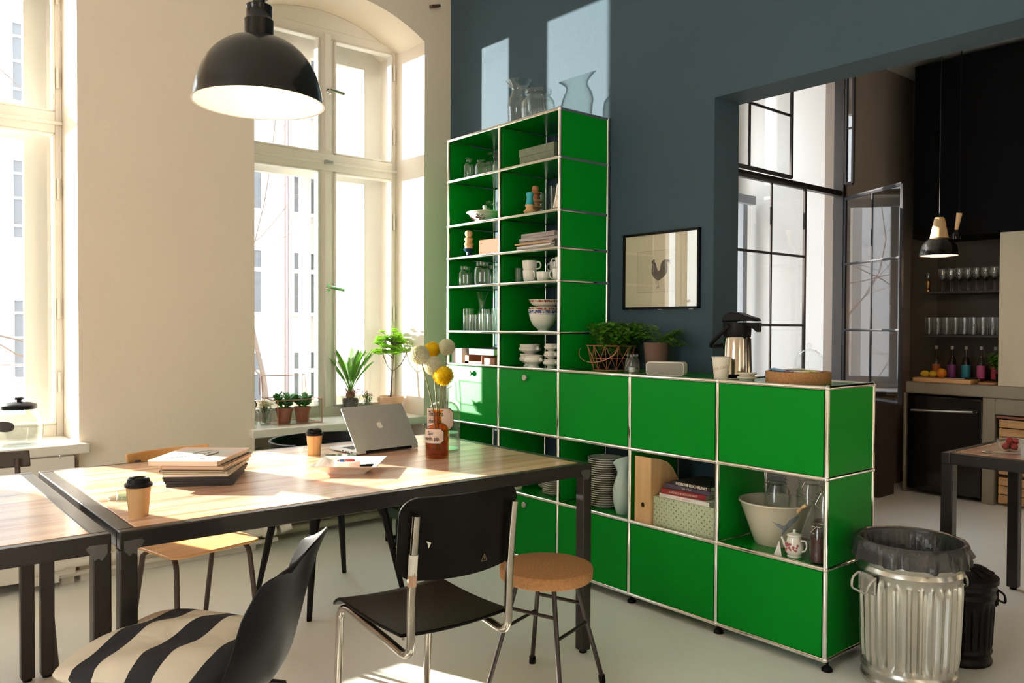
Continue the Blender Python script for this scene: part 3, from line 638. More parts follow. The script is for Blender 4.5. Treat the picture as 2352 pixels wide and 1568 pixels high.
# --- row 4: mason jars left, cups right
mp = [(.034, 0), (.040, .006), (.043, .03), (.043, .085), (.040, .098), (.032, .108), (.033, .112), (.033, .128), (.035, .130), (.035, .133)]
for i, (x, y, s, lab) in enumerate(((.06, 2.404, .93, 'leftmost embossed mason jar in the third compartment up'), (.06, 2.237, 1.06, 'larger middle mason jar beside the leftmost one'), (.09, 2.10, 1.0, 'mason jar at the right, cut by the chrome post'))):
    o = vessel('mason_jar', lab, 'jar', (x, y, L_(4)), [(r_*s*1.08, z_*s) for r_, z_ in mp], .0035, rib=.008, ribn=14, ribz=(.02, .09), n=56)
for i, (x, y) in enumerate(((.22, 2.34), (.22, 2.18))):
    vessel('mason_jar', ('mason jar in the second row behind the leftmost one', 'mason jar in the second row behind the middle one')[i], 'jar', (x, y, L_(4)), [(r_*1.05, z_) for r_, z_ in mp], .0035)
vessel('tumbler', 'small fluted dark looking tumbler left of the white cups', 'tumbler', (.09, 1.935, L_(4)), [(.024, 0), (.028, .088)], .0025, rib=.02, ribn=20, ribz=(.01, .088), n=60)
def cup(label, loc, r=.042, h=.068, rot=0, handle=True, name='porcelain_cup'):
    t = thing(name, label, 'cup', loc, rot)
    shell([(r*.72, 0), (r*.80, .006), (r*.93, h*.4), (r, h*.97), (r*.99, h)], .003, n=40, rib=.006, ribn=40, ribz=(.01, h*.8)).build('bowl', porcelain, t)
    if handle: B().tube(fillet([(r*.9, 0, h*.82), (r*1.35, 0, h*.90), (r*1.62, 0, h*.58), (r*1.4, 0, h*.28), (r*.9, 0, h*.25)], .02, 6), .0042, 10).build('handle', porcelain, t)
    return t
ca = R(215)
cup('lower cup of the two stacked beside the fluted tumbler', (.08, 1.824, L_(4)), .042, .070, -1.9)
cup('upper cup stacked on another, its handle turned to the right', (.08, 1.826, L_(4)+.062), .044, .062, -1.2)
cup('low wide white cup right of the stacked pair', (.08, 1.708, L_(4)), .043, .056, .8)
cup('lower white mug at the right end with handle to the left', (.08, 1.581, L_(4)), .040, .066, 1.9)
cup('upper white mug at the right end, stacked on the lower mug', (.09, 1.575, L_(4)+.058), .038, .07, 2.6)
cup('lower white cup at the back of the compartment', (.20, 1.74, L_(4)), .038, .062, 2.0)
cup('upper white cup at the back, handle visible to the left', (.20, 1.74, L_(4)+.056), .038, .062, 1.9)
# --- row 5: glasses + carafe left, bowls right
vessel('glass_carafe', 'slim waisted glass carafe among the drinking glasses', 'carafe', (.14, 2.345, L_(5)), smooth_prof([(.040, 0), (.045, .008), (.046, .06), (.034, .10), (.020, .13), (.018, .15), (.026, .20), (.040, .238)], 3), .0025, n=36)
gl = [(.06, 2.375, .034, .135), (.05, 2.30, .033, .098), (.10, 2.43, .031, .10), (.09, 2.24, .026, .132), (.05, 2.21, .030, .102), (.12, 2.18, .028, .134), (.05, 2.135, .029, .10), (.20, 2.26, .028, .13), (.20, 2.40, .028, .13), (.20, 2.15, .026, .13), (.27, 2.32, .028, .13)]
gt = ['tall straight glass at the left of the glasses group', 'short straight glass in front of the carafe', 'short glass at the far left behind the tall one', 'tall slim glass right of the carafe', 'short glass in front, right of the slim one', 'tall straight glass near the post', 'short straight glass touching the post', 'tall glass in the second row behind the slim one', 'tall glass in the second row far left', 'tall slim glass in the second row near the post', 'tall glass in the last row behind the carafe']
for (x, y, r_, h), lb in zip(gl, gt):
    vessel('drinking_glass', lb, 'glass', (x, y, L_(5)), [(r_*.94, 0), (r_, .004), (r_, h)], .0022, group=None)
def bowl(label, loc, r, h, m, foot=.45, name='bowl', handles=False, lip=0, band=None):
    t = thing(name, label, 'bowl', loc)
    pr_ = [(r*foot*.95, 0), (r*foot, .005), (r*foot*.9, .010), (r*.74, h*.35), (r*.93, h*.68), (r-.0005, h*.95), (r+lip, h)]
    shell(pr_, .0035, n=44, base=.012).build('vessel', m, t)
    if band: B().lathe([(r*.875+.001, h*.60), (r*.955+.001, h*.76), (r*1.0+.0012, h*.93)], 44).build('printed_band', band, t)
    return t
redb = printmat('brown_red_transfer_print', (.28, .055, .035), (.62, .48, .38), 95); blueb = printmat('blue_transfer_print', (.06, .07, .24), (.55, .55, .60), 110)
bowl('large plain white footed bowl at the bottom of the stacked bowls', (.13, 1.765, L_(5)), .083, .105, porcelain, .4)
bowl('white bowl with a blue printed rim nested in the plain one', (.13, 1.762, L_(5)+.052), .090, .072, porcelain, .4, band=blueb)
bowl('shallow bowl with brown red print under the top bowl', (.13, 1.752, L_(5)+.085), .090, .052, porcelain, .42, band=redb)
bowl('topmost bowl with brown red floral band', (.13, 1.75, L_(5)+.128), .092, .050, porcelain, .5, band=redb)
# --- row 6 (just above the doors)
bx = thing('file_box', 'white cardboard box left of the grey books, above the sunlit door', 'box', (.18, 2.44, L_(6)))
B().box(-.16, .14, -.055, .055, 0, .092).build('box', paper_w, bx, bevel=.002)
book('book', 'large grey book bridging the leather boxes', 'book', (.18, 2.235, L_(6)+.056), .27, .26, .036, 0, mat('grey_cloth', (.11, .12, .12), .7), paper_w)
lea = mat('tan_leather', (.50, .24, .12), .6, bump=.2, bscale=90)
bx = thing('leather_box', 'open tan leather tray box with brass rivets under the grey book', 'box', (.13, 2.27, L_(6)))
B().box(-.11, .11, -.085, .085, 0, .004).box(-.11, -.106, -.085, .085, 0, .018).box(-.11, -.105, .045, .085, 0, .052).box(-.11, .11, .081, .085, 0, .055).box(-.11, .11, -.085, -.081, 0, .055).box(.106, .11, -.085, .085, 0, .055).build('box', lea, bx, bevel=.0015)
q = B()
for y in (.055, .075): q.sph((-.111, y, .025), .0028, 6)
q.build('rivets', mat('brass', (.6, .4, .15), .3, metal=1.), bx)
bx = thing('leather_box', 'brown leather wrapped block right beside the chrome post under the grey book', 'box', (.08, 2.115, L_(6)))
B().box(-.06, .06, -.05, .05, 0, .042).build('box', mat('brown_leather', (.36, .16, .10), .6), bx, bevel=.004)
def lion(label, loc, r, h):
    t = thing('soup_bowl', label, 'bowl', loc)
    pr_ = [(r*.55, 0), (r*.58, .006), (r*.42, h*.18), (r*.55, h*.28), (r*.95, h*.48), (r, h*.66), (r*.86, h*.80), (r*.90, h*.93), (r*.92, h)]
    shell(pr_, .004, n=40, base=.02).build('vessel', porcelain, t)
    q = B()
    for s in (-1, 1): q.sph((0, s*r*1.02, h*.68), .012, 10, (1, .8, 1)); q.sph((0, s*r*1.13, h*.62), .007, 8)
    q.build('lion_handles', porcelain, t); return t
lion('lower big soup bowl at the left under another one', (.12, 1.87, L_(6)), .062, .072)
lion('upper big soup bowl, stacked on the left pile', (.12, 1.868, L_(6)+.060), .066, .066)
lion('single soup bowl in front between the two piles', (.06, 1.767, L_(6)), .058, .068)
lion('bottom soup bowl of the small pile by the post', (.07, 1.635, L_(6)), .044, .050)
lion('middle soup bowl of the small pile by the post', (.07, 1.637, L_(6)+.043), .040, .050)
lion('top soup bowl of the small pile by the post', (.07, 1.637, L_(6)+.086), .038, .048)
lion('soup bowl at the back behind the small pile', (.18, 1.62, L_(6)), .044, .052)
# ================================================================ LOW SHELF: inside
pl = B().lathe([(.0005, 0), (.045, 0), (.047, .003), (.066, .012), (.090, .017), (.091, .0195), (.066, .015), (.046, .006), (.0005, .005)], 48)
plate0 = pl.build('dinner_plate', porcelain, loc=(.13, 1.285, L_(8)))
def stack(proto, n, loc, dz, labs, group, sc=1.0):
    for i in range(n):
        o = proto if i == 0 else proto.copy()
        if i: COL.objects.link(o)
        o.location = (loc[0]+rnd(-.001, .001), loc[1]+rnd(-.001, .001), loc[2]+i*dz); o.scale = (sc, sc, 1)
        tag(o, labs % ordinal(i, n), 'plate', group)
stack(plate0, 22, (.13, 1.285, L_(8)), .0112, 'white dinner plate, %s in the tall pile beside the pitcher', 'dinner plates in the tall pile beside the pitcher', 1.0)
p2 = plate0.copy(); COL.objects.link(p2)
stack(p2, 10, (.12, 1.650, L_(8)+.0001), .0115, 'white saucer, %s in the pile below the table end', 'saucers in the lower pile by the third post', .80)
p2 = plate0.copy(); COL.objects.link(p2)
stack(p2, 12, (.22, 1.79, L_(8)+.0001), .0112, 'small white plate, %s in the half hidden pile behind the saucers', 'small plates in the pile behind the saucers', .85)
cup('white round pot seen above the table end in the open middle row', (.14, 1.645, L_(8)+.130), .055, .062, handle=False, name='pot')
bowl('small white bowl under the table end, left of the saucers', (.07, 1.915, L_(8)), .052, .060, porcelain, .6)
pt = thing('pitcher', 'pale blue glazed pitcher with flared spout beside the dinner plates', 'pitcher', (.085, 1.118, L_(8)), R(250))
celadon = mat('pale_blue_glaze', (.50, .64, .60), .15, coat=.5)
prf = smooth_prof([(.034, 0), (.036, .006), (.046, .04), (.053, .085), (.052, .125), (.040, .165), (.031, .195), (.034, .22), (.046, .245), (.058, .262)], 3)
q = shell(prf, .003, n=40, base=.01)
q.v = [((x*(1+max(0, (z-.19)/.07)*.35*max(0, cos(math.atan2(y, x)))), y*(1-max(0, (z-.2)/.07)*.15), z+max(0, (z-.20))*.55*cos(math.atan2(y, x)))) for x, y, z in q.v]
q.build('body', celadon, pt)
# magazine file
mf = thing('magazine_file', 'tall honey coloured wooden magazine file with finger hole', 'magazine file', (.012, .925, L_(8)))
sidep = [(0, 0), (.26, 0), (.26, .15), (.235, .158), (.19, .20), (.155, .25), (.11, .285), (.06, .30), (0, .312)]
q = B(); q.prism(sidep, -.050, -.046, axis='Y').prism(sidep, .046, .050, axis='Y').box(0, .26, -.046, .046, 0, .004).box(.256, .26, -.046, .046, 0, .15)
fp = rpoly(.092, .312, .001, 1, 0, .156)
hole_ = [(.012*cos(a*pi/8), .085+.012*sin(a*pi/8)) for a in range(16)]
import bmesh
def plate_hole(x0, x1, outer, hole):
    bm = bmesh.new(); vo = [bm.verts.new((x0, p[0], p[1])) for p in outer]; vh = [bm.verts.new((x0, p[0], p[1])) for p in hole]
    es = [bm.edges.new((a, b)) for L in (vo, vh) for a, b in zip(L, L[1:]+L[:1])]
    bmesh.ops.triangle_fill(bm, edges=es, use_beauty=True)
    r = bmesh.ops.extrude_face_region(bm, geom=bm.faces[:]); bmesh.ops.translate(bm, vec=(x1-x0, 0, 0), verts=[g for g in r['geom'] if isinstance(g, bmesh.types.BMVert)])
    bm.verts.index_update(); out = ([tuple(v.co) for v in bm.verts], [tuple(v.index for v in f.verts) for f in bm.faces]); bm.free(); return out
vs, fs = plate_hole(-.004, 0, [(-.050, 0), (.050, 0), (.050, .312), (-.050, .312)], hole_); q.add(vs, fs)
q.build('holder', beech, mf, smooth=False)
for i, (c_, h) in enumerate((((.55, .50, .10), .285), ((.55, .10, .05), .27), ((.75, .72, .65), .29))):
    q = B().box(.03, .10+.01*i, -.028+i*.022, -.016+i*.022, .004, h); tag(q.build('brochure', mat('brochure_%d' % i, c_, .5), loc=(.012, .925, L_(8)+.0004)), ('yellow brochure standing in the wooden magazine file', 'red and orange brochure standing in the wooden magazine file', 'white brochure standing in the wooden magazine file')[i], 'brochure', 'brochures in the magazine file')
# patterned box with book pile
pb = thing('patterned_box', 'pale green cardboard box printed with small crosses under the books', 'box', (.02, .70, L_(8)))
pgm = mat('pale_green_board', (.50, .56, .36), .6); dk = mat('olive_print', (.06, .08, .03), .6)
B().box(0, .30, -.17, .17, 0, .135).build('box', pgm, pb, bevel=.001)
q = B(); iy = 0; y = -.165
for ii in range(24):
    for jj in range(10):
        yy, zz = -.162+ii*.0141, .006+jj*.0137
        if (ii+jj) % 2: continue
        k_ = (ii*3+jj*2) % 5
        if k_ != 1: q.box(-.0006, 0, yy-.0034, yy+.0034, zz-.0008, zz+.0008)
        if k_ != 2: q.box(-.0006, 0, yy-.0008, yy+.0008, zz-.0034, zz+.0034)
q.build('cross_pattern', dk, pb, smooth=False)
zb = L_(8)+.1353
def sbook(label, x, y, z, sx, sy, sz, rot, cov, txt=None, tm=None, ts=.012, bold=False, shift=0):
    t = book('book', label, 'book', (x, y, z), sx, sy, sz, rot, cov, paper_w, 'cookbooks piled on the patterned box')
    if txt:
        q = B(); text_on(q, txt, ts, lambda a, b_: (-sx/2-.0012, -a+shift, sz/2+b_), bold=bold); q.build('spine_text', tm, t, smooth=False)
    return t
txw = mat('printed_cream', (.80, .72, .60), .5); txr = mat('printed_red', (.55, .10, .08), .5)
sbook('thin white book lying directly on the patterned box', .135, .700, zb, .21, .285, .018, -.02, paper_w, 'Simple   Salads & Soups', txr, .009); zb += .0184
sbook('dark red book with gold lettering in the pile on the patterned box', .135, .72, zb, .20, .235, .024, .10, mat('dark_red_cover', (.26, .02, .02), .35), 'KLASSISCHE KOCHKUNST', txw, .013); zb += .0244
sbook('purple grey book second from the top of the pile', .15, .705, zb, .20, .26, .020, .02, mat('purple_cover', (.09, .06, .10), .4), 'Tapas & Salate', txw, .009); zb += .0204
sbook('black book with bold cream title topping the pile', .145, .665, zb, .21, .215, .020, -.03, black_paper, 'INDISCHE KOCHKUNST', txw, .0165, True)
# big bowl, rolling pins, teapot, preserving jars
bb = thing('mixing_bowl', 'large cream stoneware mixing bowl with a faint blue bird painted on it', 'bowl', (.19, .335, L_(8)))
crm = mat('cream_stoneware', (.62, .56, .44), .22, coat=.3, var=.05, vscale=8)
shell([(.085, 0), (.090, .008), (.105, .05), (.130, .12), (.150, .172), (.156, .178), (.154, .184)], .006, n=56, base=.01).build('vessel', crm, bb)
q = B()
bird = [(-.052, .028), (-.040, .022), (-.020, .018), (-.004, .012), (.004, .022), (.018, .038), (.034, .046), (.046, .042), (.036, .030), (.028, .014), (.016, .0), (.004, -.012), (-.002, -.034), (-.012, -.038), (-.014, -.016), (-.030, .002), (-.050, .010)]
def on_bowl(a, b_): 
    th = R(228)+a/.135; z = .098+b_; r_ = .105+(z-.05)*.357+.0012
    return (r_*cos(th), r_*sin(th), z)
bird = [(-.060, .030), (-.050, .020), (-.036, .014), (-.022, .014), (-.008, .004), (.004, .006), (.012, .018), (.018, .030), (.026, .038), (.036, .042), (.044, .050), (.052, .050), (.058, .044), (.066, .042), (.057, .038), (.052, .028), (.044, .016), (.034, .004), (.022, -.006), (.014, -.018), (.004, -.030), (-.006, -.040), (-.010, -.036), (-.004, -.024), (-.006, -.014), (-.018, -.008), (-.030, .000), (-.044, .012)]
bm = bmesh.new(); vv = [bm.verts.new((p[0], p[1], 0)) for p in bird]; es = [bm.edges.new((a, b_)) for a, b_ in zip(vv, vv[1:]+vv[:1])]
bmesh.ops.triangle_fill(bm, edges=es, use_beauty=True); bmesh.ops.subdivide_edges(bm, edges=bm.edges[:], cuts=2, use_grid_fill=True); bmesh.ops.triangulate(bm, faces=bm.faces[:])
bm.verts.index_update(); q.add([on_bowl(v.co.x, v.co.y) for v in bm.verts], [tuple(v.index for v in f.verts) for f in bm.faces]); bm.free()
for i in range(7):
    a0, b0 = .048+.006*cos(i*.9), .060+.006*sin(i*.9); p0, p1 = on_bowl(a0, b0), on_bowl(a0+.010*cos(i*.9), b0+.012*sin(i*.9)); q.tube([p0, p1], .0008, 4)
q.build('bird_print', mat('blue_grey_glaze_print', (.26, .29, .33), .35, var=.5, vscale=60), bb, smooth=False)
def pin(label, a, b_, r_):
    a, b_ = Vector(a), Vector(b_); d = (b_-a); L = d.length; z = d.normalized(); rot = z.to_track_quat('Z', 'Y').to_matrix()
    q = B().lathe([(.0005, 0), (r_*.6, .002), (r_*.7, .02), (r_*.35, .03), (r_, .045), (r_, L-.045), (r_*.35, L-.03), (r_*.7, L-.02), (r_*.6, L-.002), (.0005, L)], 16)
    q.v = [tuple(rot @ Vector(v)) for v in q.v]; tag(q.build('pestle', lt_wood, loc=a), label, 'pestle')
pin('light wooden pestle leaning out of the mixing bowl to the right', (.16, .385, L_(8)+.03), (.135, .160, L_(8)+.200), .012)
pin('short wooden pestle standing inside the mixing bowl', (.20, .34, L_(8)+.02), (.13, .345, L_(8)+.165), .011)
tp = thing('teapot', 'small white teapot with pink flower print at the shelf edge', 'teapot', (.055, .165, L_(8)))
B().lathe([(.0005, 0), (.026, 0), (.028, .004), (.024, .008), (.034, .022), (.037, .042), (.030, .065), (.026, .082), (.028, .086)], 30).build('body', porcelain, tp)
B().lathe([(.030, .086), (.028, .092), (.010, .097), (.005, .100), (.006, .108), (.0005, .112)], 24).build('lid', porcelain, tp)
B().tube([(0, .030, .030), (0, .044, .040), (0, .050, .058), (0, .058, .07)], [.009, .007, .005, .004], 10).build('spout', porcelain, tp)
B().tube(fillet([(0, -.030, .070), (0, -.050, .074), (0, -.056, .050), (0, -.044, .030), (0, -.032, .028)], .015, 5), .0035, 10).build('handle', porcelain, tp)
q = B()
for i in range(16): a = rnd(2.4, 4.2); z = rnd(.03, .06); q.sph((.0355*cos(a), .0355*sin(a), z), rnd(.003, .006), 6, (1, 1, 1))
q.build('floral_print', mat('pink_print', (.45, .10, .12), .4), tp)
tag(B().prism([(-.022, 0), (.014, 0), (-.010, .062)], 0, .0015, axis='X').build('price_card', paper_w, loc=(.02, .222, L_(8)), smooth=False), 'white folded card standing against the teapot', 'card')
def clipjar(label, loc, r_, h, fill=None, fh=.5):
    t = thing('preserving_jar', label, 'jar', loc)
    shell([(r_*.92, 0), (r_, .008), (r_, h*.74), (r_*.78, h*.83), (r_*.78, h*.88)], .004, n=36).build('vessel', g_clear, t)
    B().lathe([(r_*.82, h*.885), (r_*.84, h*.90), (r_*.80, h*.93), (r_*.5, h*.98), (.0005, h)], 30).build('lid', g_clear, t)
    q = B().tube([(r_*.86*cos(a*pi/12), r_*.86*sin(a*pi/12), h*.86) for a in range(24)], .0016, 6, closed=True)
    q.tube([(-r_*.86, 0, h*.86), (-r_*1.15, -.012, h*.90), (-r_*1.2, .012, h*.74), (-r_*1.0, 0, h*.70)], .0016, 6); q.build('wire_clip', chrome, t)
    if fill: B().lathe([(.0005, .005), (r_*.93, .006), (r_*.93, h*fh), (.0005, h*fh+.004)], 24).build('contents', fill, t)
clipjar('tall preserving jar with brown contents behind the chrome corner post', (.13, .075, L_(8)), .048, .30, mat('brown_preserve', (.05, .02, .012), .6, var=.5, vscale=70), .5)
clipjar('tall clear preserving jar at the back right of the open bottom row', (.285, .23, L_(8)), .058, .305)
clipjar('small preserving jar with dark red contents in front, by the corner post', (.055, .058, L_(8)), .036, .17, mat('red_preserve', (.05, .008, .008), .5, var=.5, vscale=70), .6)
clipjar('clear preserving jar at the back left behind the mixing bowl', (.30, .40, L_(8)), .055, .27)

# ================================================================ LOW SHELF: top
Z = L_(6)
wb = thing('wire_basket', 'copper wire basket holding potted herbs, on the low shelf against the tall part', 'basket', (.20, 1.315, Z))
q = B(); n = 12; rt_, rb_, hh = .128, .092, .130
def ring(r_, z): return [(r_*cos(2*pi*i/48), r_*sin(2*pi*i/48), z) for i in range(48)]
q.tube(ring(rt_, hh), .0022, 6, closed=True).tube(ring((rt_+rb_)/2, hh*.5), .0018, 6, closed=True).tube(ring(rb_, .004), .0025, 6, closed=True)
for i in range(n):
    a = 2*pi*i/n; a2 = a+pi/n; a3 = a-pi/n
    T_ = (rt_*cos(a), rt_*sin(a), hh); Bt = (rb_*cos(a), rb_*sin(a), .004); rm = (rt_+rb_)/2
    q.cyl(T_, Bt, .0016, n=6); q.cyl(T_, (rm*cos(a2), rm*sin(a2), hh*.5), .0015, n=6); q.cyl(T_, (rm*cos(a3), rm*sin(a3), hh*.5), .0015, n=6)
    q.cyl(Bt, (rm*cos(a2), rm*sin(a2), hh*.5), .0015, n=6); q.cyl(Bt, (rm*cos(a3), rm*sin(a3), hh*.5), .0015, n=6)
for i in range(4): q.cyl((-rb_, -.04+i*.027, .004), (rb_, -.04+i*.027, .004), .0015, n=6)
q.build('wire_body', copper, wb)
q = B().tube([(-.05-.09*sin(t*pi/14)*.6-.04, .135*cos(t*pi/14), hh-.015-.07*sin(t*pi/14)) for t in range(15)], .0022, 6); q.build('handle', copper, wb)
def herb(label, loc, r_, h, kind, seed):
    rg = random.Random(seed); t = thing('potted_herb', label, 'herb plant', loc)
    B().lathe([(.0005, 0), (r_*.75, 0), (r_, h*.95), (r_*1.05, h), (r_*.95, h), (r_*.9, h*.92), (.0005, h*.9)], 24).build('pot', black_pl, t)
    st, lf = B(), B()
    for i in range(60 if kind else 70):
        a = rg.uniform(0, 2*pi); d = Vector((cos(a)*rg.uniform(.05, .5), sin(a)*rg.uniform(.05, .5), 1)); hh_ = rg.uniform(.08, .175)
        p0 = Vector((cos(a)*r_*.6*rg.random(), sin(a)*r_*.6*rg.random(), h*.9)); p1 = p0+d*hh_; st.tube([p0, (p0+p1)/2+Vector((0, 0, .005)), p1], .0011, 4)
        if kind == 1:      # basil
            for k in range(5):
                a2 = a+k*2.2; leaf(lf, p1-d*(.012*k), (cos(a2), sin(a2), .25), (0, 0, 1), rg.uniform(.032, .052), rg.uniform(.024, .034), .5)
        else:              # parsley
            for k in range(9):
                a2 = rg.uniform(0, 6.3); leaf(lf, p1+Vector((cos(a2), sin(a2), rg.uniform(-.6, .5)))*.012, (cos(a2), sin(a2), rg.uniform(-.2, .9)), (0, 0, 1), rg.uniform(.016, .026), .016, .3, n=2)
    st.build('stems', leaf_g, t); lf.build('leaves', leafmat('herb_leaf', (.10, .27, .03), .4), t)
herb('curly parsley in a black pot at the left of the wire basket', (.205, 1.372, Z+.008), .044, .072, 0, 1)
herb('basil in a black pot in the front right of the wire basket', (.175, 1.265, Z+.008), .042, .072, 1, 2)
herb('second basil in a black pot at the back right of the wire basket', (.255, 1.262, Z+.008), .038, .072, 1, 5)
cj = thing('lidded_jar', 'small ribbed glass jar with a white tea light and metal rim beside the wire basket', 'jar', (.09, 1.07, Z))
shell([(.033, 0), (.036, .004), (.037, .06), (.030, .074), (.026, .078), (.028, .084)], .003, n=84, rib=.015, ribn=28, ribz=(.004, .062)).build('vessel', g_clear, cj)
B().lathe([(.0275, .082), (.030, .084), (.030, .094), (.0275, .094)], 30).build('lid', g_clear, cj)
tag(B().lathe([(.0005, 0), (.015, 0), (.016, .022), (.0005, .023)], 20).build('tea_light', paper_w, loc=(.09, 1.07, Z+.0065)), 'white tea light inside the small ribbed jar', 'candle')
bp_ = thing('potted_sage', 'brown clay pot with drooping sage behind the loudspeaker', 'potted plant', (.235, 1.04, Z))
B().lathe([(.0005, 0), (.050, 0), (.064, .150), (.058, .150), (.054, .135), (.0005, .132)], 32).build('pot', mat('brown_clay', (.15, .085, .06), .85, var=.15, vscale=30), bp_)
st, lf = B(), B(); rg = random.Random(4)
for i in range(13):
    a = rg.uniform(0, 6.28) if i > 2 else -1.4; d = Vector((cos(a)*.6, sin(a)*.6, 1)).normalized(); L = rg.uniform(.08, .15); dr = rg.uniform(.3, 1.2) if i > 2 else 2.2
    pts = [Vector((0, 0, .133))]
    for k in range(6): pts.append(pts[-1]+d*L/5); d = (d+Vector((cos(a)*.12, sin(a)*.12, -.18*dr))).normalized()
    st.tube(pts, .0014, 5)
    for k in range(2, 7):
        for s_ in (-1, 1): 
            a2 = a+s_*1.1; leaf(lf, pts[k], (cos(a2), sin(a2), .15), (0, 0, 1), rg.uniform(.04, .07), .024, .35)
st.build('stems', leaf_l, bp_); lf.build('leaves', leaf_g, bp_)
# loudspeaker
sp = thing('loudspeaker', 'small white rounded box loudspeaker with fabric front on the low shelf', 'loudspeaker', (.050, .833, Z), R(26))
q = B().prism(rpoly(.180, .064, .016, 6, 0, .033), 0, .07, axis='X'); q.build('cabinet', mat('off_white_plastic', (.70, .66, .56), .45), sp, bevel=.002)
B().prism(rpoly(.170, .054, .012, 6, 0, .033), -.0015, 0, axis='X').build('grille', mat('grey_mesh', (.45, .43, .36), .8, bump=.8, bscale=500), sp)
# take-away cup with lettering, lids, cork tray
def papercup(name, label, loc, m, r0=.029, r1=.040, h=.098, lid=None, rot=0):
    t = thing(name, label, 'cup', loc, rot)
    shell([(r0, 0), (r0+.0005, .003), (r1, h-.004), (r1+.0022, h-.003), (r1+.0022, h), (r1, h+.001)], .0015, n=40, base=.006).build('cup_body', m, t)
    if lid:
        B().lathe([(r1+.001, h-.008), (r1+.004, h-.006), (r1+.004, h+.001), (r1+.001, h+.004), (r1-.002, h+.005), (r1-.004, h+.015), (r1-.008, h+.018), (r1-.012, h+.014), (.012, h+.011), (.0005, h+.012)], 40).build('lid', lid, t)
        B().obox((-.018, 0, h+.017), (.014, .020, .008)).build('sip_spout', lid, t, bevel=.003)
    return t
cw = mat('white_cup_card', (.74, .68, .56), .6)
sc_ = papercup('paper_cup', 'white paper cup with the word SOULCAKE standing by the flask', (.05, .521, Z), cw, .029, .039, .098)
q = B(); 
def on_cup(a, b_):
    zz = .050+b_+a*.22; r_ = .0295+(.0095)*(zz/.094)+.0006; th = R(204)+a/.034; return (r_*cos(th), r_*sin(th), zz)
text_on(q, 'SOULCAKE', .0165, on_cup); q.build('lettering', mat('copper_print', (.42, .22, .12), .5), sc_, smooth=False)
for i in range(2):
    q = B().lathe([(.0005, .0), (.030, 0), (.031, .006), (.036, .008), (.041, .010), (.041, .015), (.037, .017), (.0005, .014)] if i == 0 else [(.0005, .002), (.030, 0), (.033, .006), (.039, .009), (.042, .013), (.040, .016), (.0005, .014)], 36)
    tag(q.build('cup_lid', cw, loc=(.085, .415, Z+i*.0175)), ('lower of two white cup lids stacked before the flask', 'upper of two white cup lids stacked before the flask')[i], 'lid', 'cup lids on the low shelf')
fk = thing('pump_flask', 'stainless steel vacuum pump flask with black lever top', 'vacuum flask', (.215, .555, Z), R(-20))
B().lathe([(.0005, 0), (.068, 0), (.070, .004), (.070, .014), (.066, .018)], 40).build('base', black_pl, fk)
B().lathe([(.066, .016), (.066, .022), (.061, .175), (.056, .188), (.050, .192)], 48).build('body', mat('turned_steel', (.62, .56, .48), .16, metal=1.), fk)
q = B().lathe([(.058, .182), (.060, .188), (.062, .23), (.060, .248), (.0005, .25)], 40); q.build('collar', black_pl, fk)
q = B(); 
top = [(-.062, .250), (-.066, .262), (-.050, .285), (-.020, .296), (.02, .292), (.060, .278), (.095, .268), (.108, .258), (.100, .254), (.06, .256), (.0, .254)]
q.xf(Matrix()); q.prism(top, -.030, .030, axis='Y'); q2 = q.build('pump_lid', black_pl, fk, bevel=.012, seg=4)
q2.rotation_euler = (0, 0, R(-70))
q = B().prism([(-.03, .222), (.05, .232), (.088, .222), (.112, .204), (.116, .248), (.05, .247), (-.03, .247)], -.020, .020, axis='Y').build('spout', black_pl, fk, bevel=.005); q.rotation_euler = (0, 0, R(-70))
q = B().tube(fillet([(0.0, .060, .235), (-.085, .062, .165), (-.115, .045, .140), (-.115, -.045, .140), (-.085, -.062, .165), (0.0, -.060, .235)], .025, 4), .010, 8); o_ = q.build('carry_handle', black_pl, fk); o_.rotation_euler = (0, 0, R(-70))
tr = thing('cork_tray', 'round shallow cork tray filled with wrapped tea bags at the shelf end', 'tray', (.135, .205, Z))
B().lathe([(.0005, 0), (.126, 0), (.128, .003), (.128, .046), (.126, .048), (.118, .048), (.116, .045), (.116, .010), (.0005, .010)], 64).build('bowl', cork, tr)
tb_m = [mat('blue_sachet', (.05, .22, .42), .3), mat('white_sachet', (.75, .74, .68), .35), mat('purple_sachet', (.16, .06, .18), .35), mat('yellow_green_sachet', (.50, .55, .12), .35)]
for i, (x, y, z, r_, ty, mi) in enumerate(((-.055, .055, .044, .3, .18, 0), (-.02, .07, .036, 1.2, .2, 0), (-.03, .02, .038, .1, -.15, 1), (-.06, -.01, .036, .9, .15, 2), (-.01, -.02, .036, 2.1, .12, 1), (-.05, -.05, .036, .5, -.2, 3), (.0, -.07, .036, 1.4, .2, 3), (.04, .03, .034, .2, .1, 0), (.05, -.04, .034, 1.1, -.1, 2), (.0, .02, .046, 2.6, .1, 1))):
    q = B().obox((0, 0, 0), (.068, .058, .006), r_, tilt=(ty, 'X'))
    tag(q.build('tea_sachet', tb_m[mi], loc=(.135+x, .205+y, Z+z+.008), bevel=.0025), ['bright blue', 'white', 'purple', 'yellow green'][mi]+' wrapped tea sachet '+('at the left of the cork tray', 'at the back left of the cork tray', 'in the middle front of the cork tray', 'in front of the middle of the cork tray', 'in the centre of the cork tray', 'at the front right of the cork tray', 'at the far right of the cork tray', 'at the back of the cork tray', 'at the back right of the cork tray', 'on top of the heap in the cork tray')[i], 'tea bag', 'tea sachets in the cork tray')
gdm = thing('glass_cloche', 'glass cake dome with knob behind the cork tray', 'cake dome', (.72, .30, .93))
gdm.location = (1.10, .717, 1.032)
